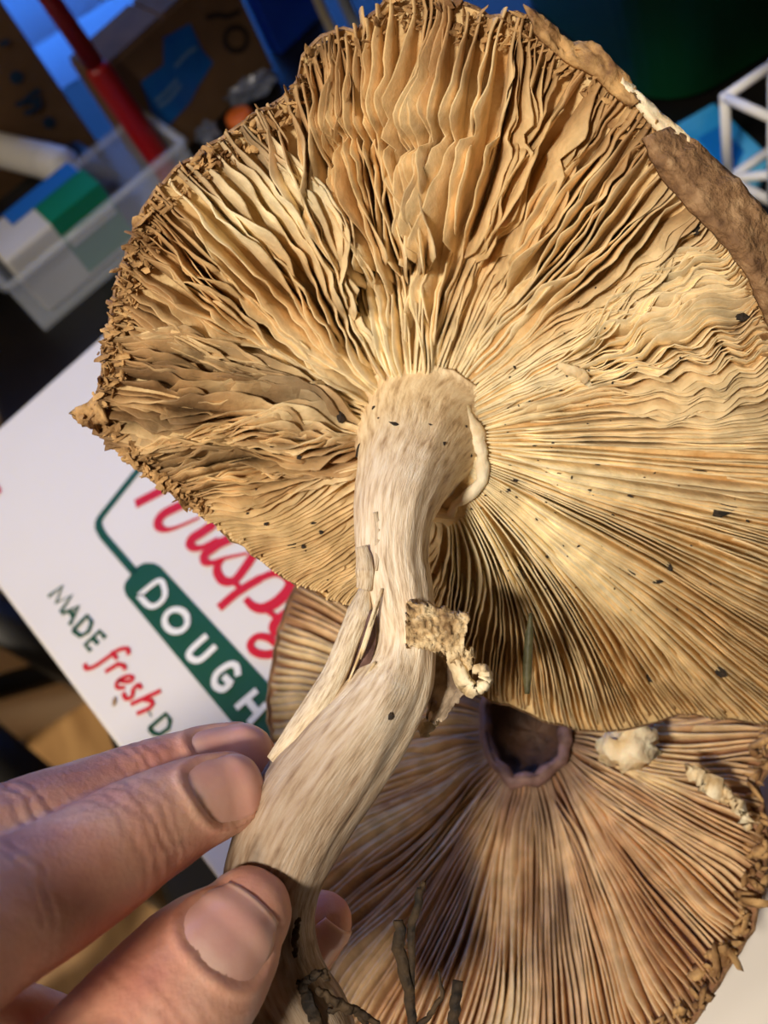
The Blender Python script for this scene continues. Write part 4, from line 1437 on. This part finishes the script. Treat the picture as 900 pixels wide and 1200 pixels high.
# dark blue folder and cables at the back
fb = onz(330, 66, TZ)
fd = thing('blue_folder', 'dark blue card folder standing behind the taped carton', 'folder', fb + [.02, 0, 0])
obox('folder_cover', fb + [0, 0, .0005], (.034, .012, 0), (-.002, .006, 0), (0, 0, .11), M['blue_dark'], fd, .001)
obox('folder_back', fb + [-.002, .0065, .0005], (.035, .012, 0), (-.002, .004, 0), (0, 0, .114), M['blue_dark'], fd, .001)
for k, (x, y, mm, nm, lb) in enumerate(((396, 52, 'cable', 'beige_cable', 'beige cable hanging beside the blue folder'), (420, 40, 'grey_cable', 'grey_cable', 'grey cable hanging next to the beige cable'))):
    b0 = onz(x, y, TZ)
    pth = catmull([b0 + [.001, -.03, .0036], b0 + [0, -.006, .0042], b0 + [-.001, .001, .03], b0 + [.001, .004, .09], b0 + [-.001, .010, .17], b0 + [0, .03, .20]], 30)
    v, f = tube(pth, .0029 if k == 0 else .0035, 10, ref=(1, .2, 0))
    tag(mesh(nm, v, f, M[mm]), lb, 'cable')
# scraps of wrap and an orange cap in front of the carton
for k, (x, y, r) in enumerate(((300, 116, .011), (250, 168, .009))):
    b0 = onz(x, y, TZ)
    v, f = lump(np.zeros(3), 1, 600 + k, 3)
    v = v * (1 + .25 * vn(v[:, 0] * 5, v[:, 1] * 5 + v[:, 2] * 4, 61 + k))[:, None] * r * [1, .8, .6]
    v[:, 2] -= v[:, 2].min()
    tag(mesh('plastic_wrap', v + b0, f, M['wrap'], smooth=False), ('crumpled clear plastic wrap beside the folder', 'crumpled clear plastic wrap at the foot of the taped carton')[k], 'plastic wrap')
b0 = onz(287, 150, TZ)
v, f = tube([b0 + [0, 0, .0003], b0 + [0, 0, .009], b0 + [0, 0, .0105]], [.008, .0078, .006], 24, ref=(1, 0, 0))
tag(mesh('bottle_cap', v, f, M['orange']), 'small orange bottle cap on the dark table', 'bottle cap')

# green container
gp = onz(778, 148, TZ)
ge = unit(np.append((onz(900, 74, TZ) - gp)[:2], 0))
gd = np.array([-ge[1], ge[0], 0])
gt = thing('green_tub', 'dark green plastic storage tub with a rolled lip', 'tub', gp + ge * .11 + gd * .08)
GL, GD, GH = .22, .15, .075


def rounded(off_, r, z_, grow=0):
    pts = []
    for (cx_, cy_, a0) in ((GL - r, r, -90), (GL - r, GD - r, 0), (r, GD - r, 90), (r, r, 180)):
        for a_ in np.linspace(a0, a0 + 90, 7):
            x = cx_ + (r + grow) * math.cos(math.radians(a_))
            y = cy_ + (r + grow) * math.sin(math.radians(a_))
            pts.append(gp + ge * x + gd * y + [0, 0, z_])
    return np.array(pts)


rows = np.array([rounded(0, .03, .0006, -.006), rounded(0, .03, .004, -.001), rounded(0, .03, GH - .008, .004), rounded(0, .03, GH - .007, .009), rounded(0, .03, GH, .009), rounded(0, .03, GH + .001, .004), rounded(0, .03, GH - .004, .001), rounded(0, .03, .005, -.004)])
f = gridfaces(8, 28, True) + [tuple(range(28))[::-1], tuple(7 * 28 + k for k in range(28))]
mesh('tub_body', rows.reshape(-1, 3), f, M['green_pl'], gt)
lr = np.array([rounded(0, .03, GH + .0015, .010), rounded(0, .03, GH + .008, .010), rounded(0, .03, GH + .010, .006), rounded(0, .03, GH + .007, -.004), rounded(0, .03, GH + .006, -.02)])
mesh('tub_lid', lr.reshape(-1, 3), gridfaces(5, 28, True) + [tuple(range(28))[::-1], tuple(4 * 28 + k for k in range(28))], M['green_pl'], gt)

# blue packet
q = [onz(*p_, TZ + .0006) for p_ in ((784, 163), (838, 132), (905, 196), (868, 268))]
q = [q[0], q[3], q[2], q[1]]
bp = thing('blue_packet', 'light blue plastic packet lying flat beside the green tub', 'packet', sum(q) / 4)
boxmesh('packet_body', [c_ for c_ in q] + [c_ + np.array([0, 0, .007]) for c_ in q], M['blue_pk'], bp, .002, 3)
cq = sum(q) / 4 + np.array([0, 0, .0072])
mesh('printed_panel', [cq + (q[k] - sum(q) / 4) * .45 for k in range(4)], [(0, 1, 2, 3)], mat('blue_print2', lin(14, 104, 176), rough=.4), bp, smooth=False)

# white strut frame standing on the packet
lb0 = onz(853, 214, TZ + .0078)
hz = rise((853, 214), (868, 118), TZ + .0078)
fx = onz(905, 178, TZ + .0078) - lb0
fy = onz(905, 240, TZ + .0078) - lb0
lf = thing('strut_frame', 'white plastic frame of crossed struts standing on the blue packet', 'frame', lb0 + (fx + fy) / 2)
up = np.array([0, 0, hz])
cn = {(a_, b_, c_): lb0 + [0, 0, .0019] + fx * a_ + fy * b_ + up * c_ for a_ in (0, 1) for b_ in (0, 1) for c_ in (0, 1)}
eds = [((0, 0, 0), (1, 0, 0)), ((0, 0, 0), (0, 1, 0)), ((1, 0, 0), (1, 1, 0)), ((0, 1, 0), (1, 1, 0)), ((0, 0, 1), (1, 0, 1)), ((0, 0, 1), (0, 1, 1)), ((1, 0, 1), (1, 1, 1)), ((0, 1, 1), (1, 1, 1)),
       ((0, 0, 0), (0, 0, 1)), ((1, 0, 0), (1, 0, 1)), ((0, 1, 0), (0, 1, 1)), ((1, 1, 0), (1, 1, 1)), ((0, 0, 0), (1, 1, 0)), ((0, 1, 0), (1, 0, 0))]
for a_, b_ in eds:
    d_ = unit(cn[b_] - cn[a_]) * .0012
    v, f = tube([cn[a_] - d_, cn[b_] + d_], .0021, 8, ref=(.3, .5, .8))
    mesh('strut', v, f, M['white_pl'], lf)
# red packet
b0 = onz(884, 300, TZ)
rp = thing('red_packet', 'small red packet with white print next to the blue packet', 'packet', b0 + [.03, 0, 0])
obox('packet_body', b0 + [0, 0, .0005], ge * .05, -gd * .035, (0, 0, .012), M['red_pk'], rp, .002, 3)
obox('printed_panel', b0 + ge * .004 - gd * .006 + [0, 0, .0126], ge * .03, -gd * .005, (0, 0, .0002), M['white_ink'], rp)

# ------------------------------------------------------------------ black chair seen below the table edge
ft = onz(232, 1072, 0)
tp_ = onz(-70, 838, .40)
chair = thing('dining_chair', 'black painted wooden chair with thick legs beside the table', 'chair', ft * [1, 1, 0])
ld = tp_ - ft
v, f = tube([ft + [0, 0, .001], ft + ld * .5, ft + ld], [.020, .024, .026], 16, ref=(1, .3, 0))
mesh('leg', v, f, M['chair'], chair)
s0_, s1_ = onz(-60, 823, .30), onz(75, 783, .30)

mesh_dir = unit(s1_ - s0_)
sA, sB = s1_ - mesh_dir * .42, s1_ + mesh_dir * .012
v, f = tube([sA, (sA + sB) / 2, sB], [.0125, .0135, .0125], 12, ref=(0, 0, 1))
mesh('stretcher', v, f, M['chair'], chair)
for x_, y_, tx, ty in ((sB[0], sB[1], sB[0] - .02, sB[1] + .03), (sA[0], sA[1], sA[0] + .01, sA[1] + .03), (ft[0] - .38, ft[1] + .02, tp_[0] - .36, tp_[1])):
    v, f = tube([(x_, y_ - .01, .001), (x_, y_, .30), (tx, ty, .40)], [.018, .021, .022], 14, ref=(1, .3, 0))
    mesh('leg', v, f, M['chair'], chair)
obox('seat', (sA[0] - .02, tp_[1] - .03, .395), (-.425 - sA[0] + .02, 0, 0), (0, sA[1] - tp_[1] + .08, 0), (0, 0, .035), M['chair'], chair, .008, 3)
for x_ in (sA[0], sA[0] + .13, sA[0] + .27, sB[0] - .04):
    v, f = tube([(x_, sA[1] + .03, .42), (x_ - .0, sA[1] + .0, .62)], .012, 10, ref=(1, 0, 0))
    if x_ < sB[0] - .06:
        mesh('back_spindle', v, f, M['chair'], chair)
v, f = tube([(sA[0] - .03, sA[1] - .002, .625), ((sA[0] + sB[0]) / 2 - .02, sA[1] - .006, .63), (sB[0] - .09, sA[1] - .002, .625)], [.016, .018, .016], 12, ref=(0, 0, 1))
mesh('back_rail', v, f, M['chair'], chair)
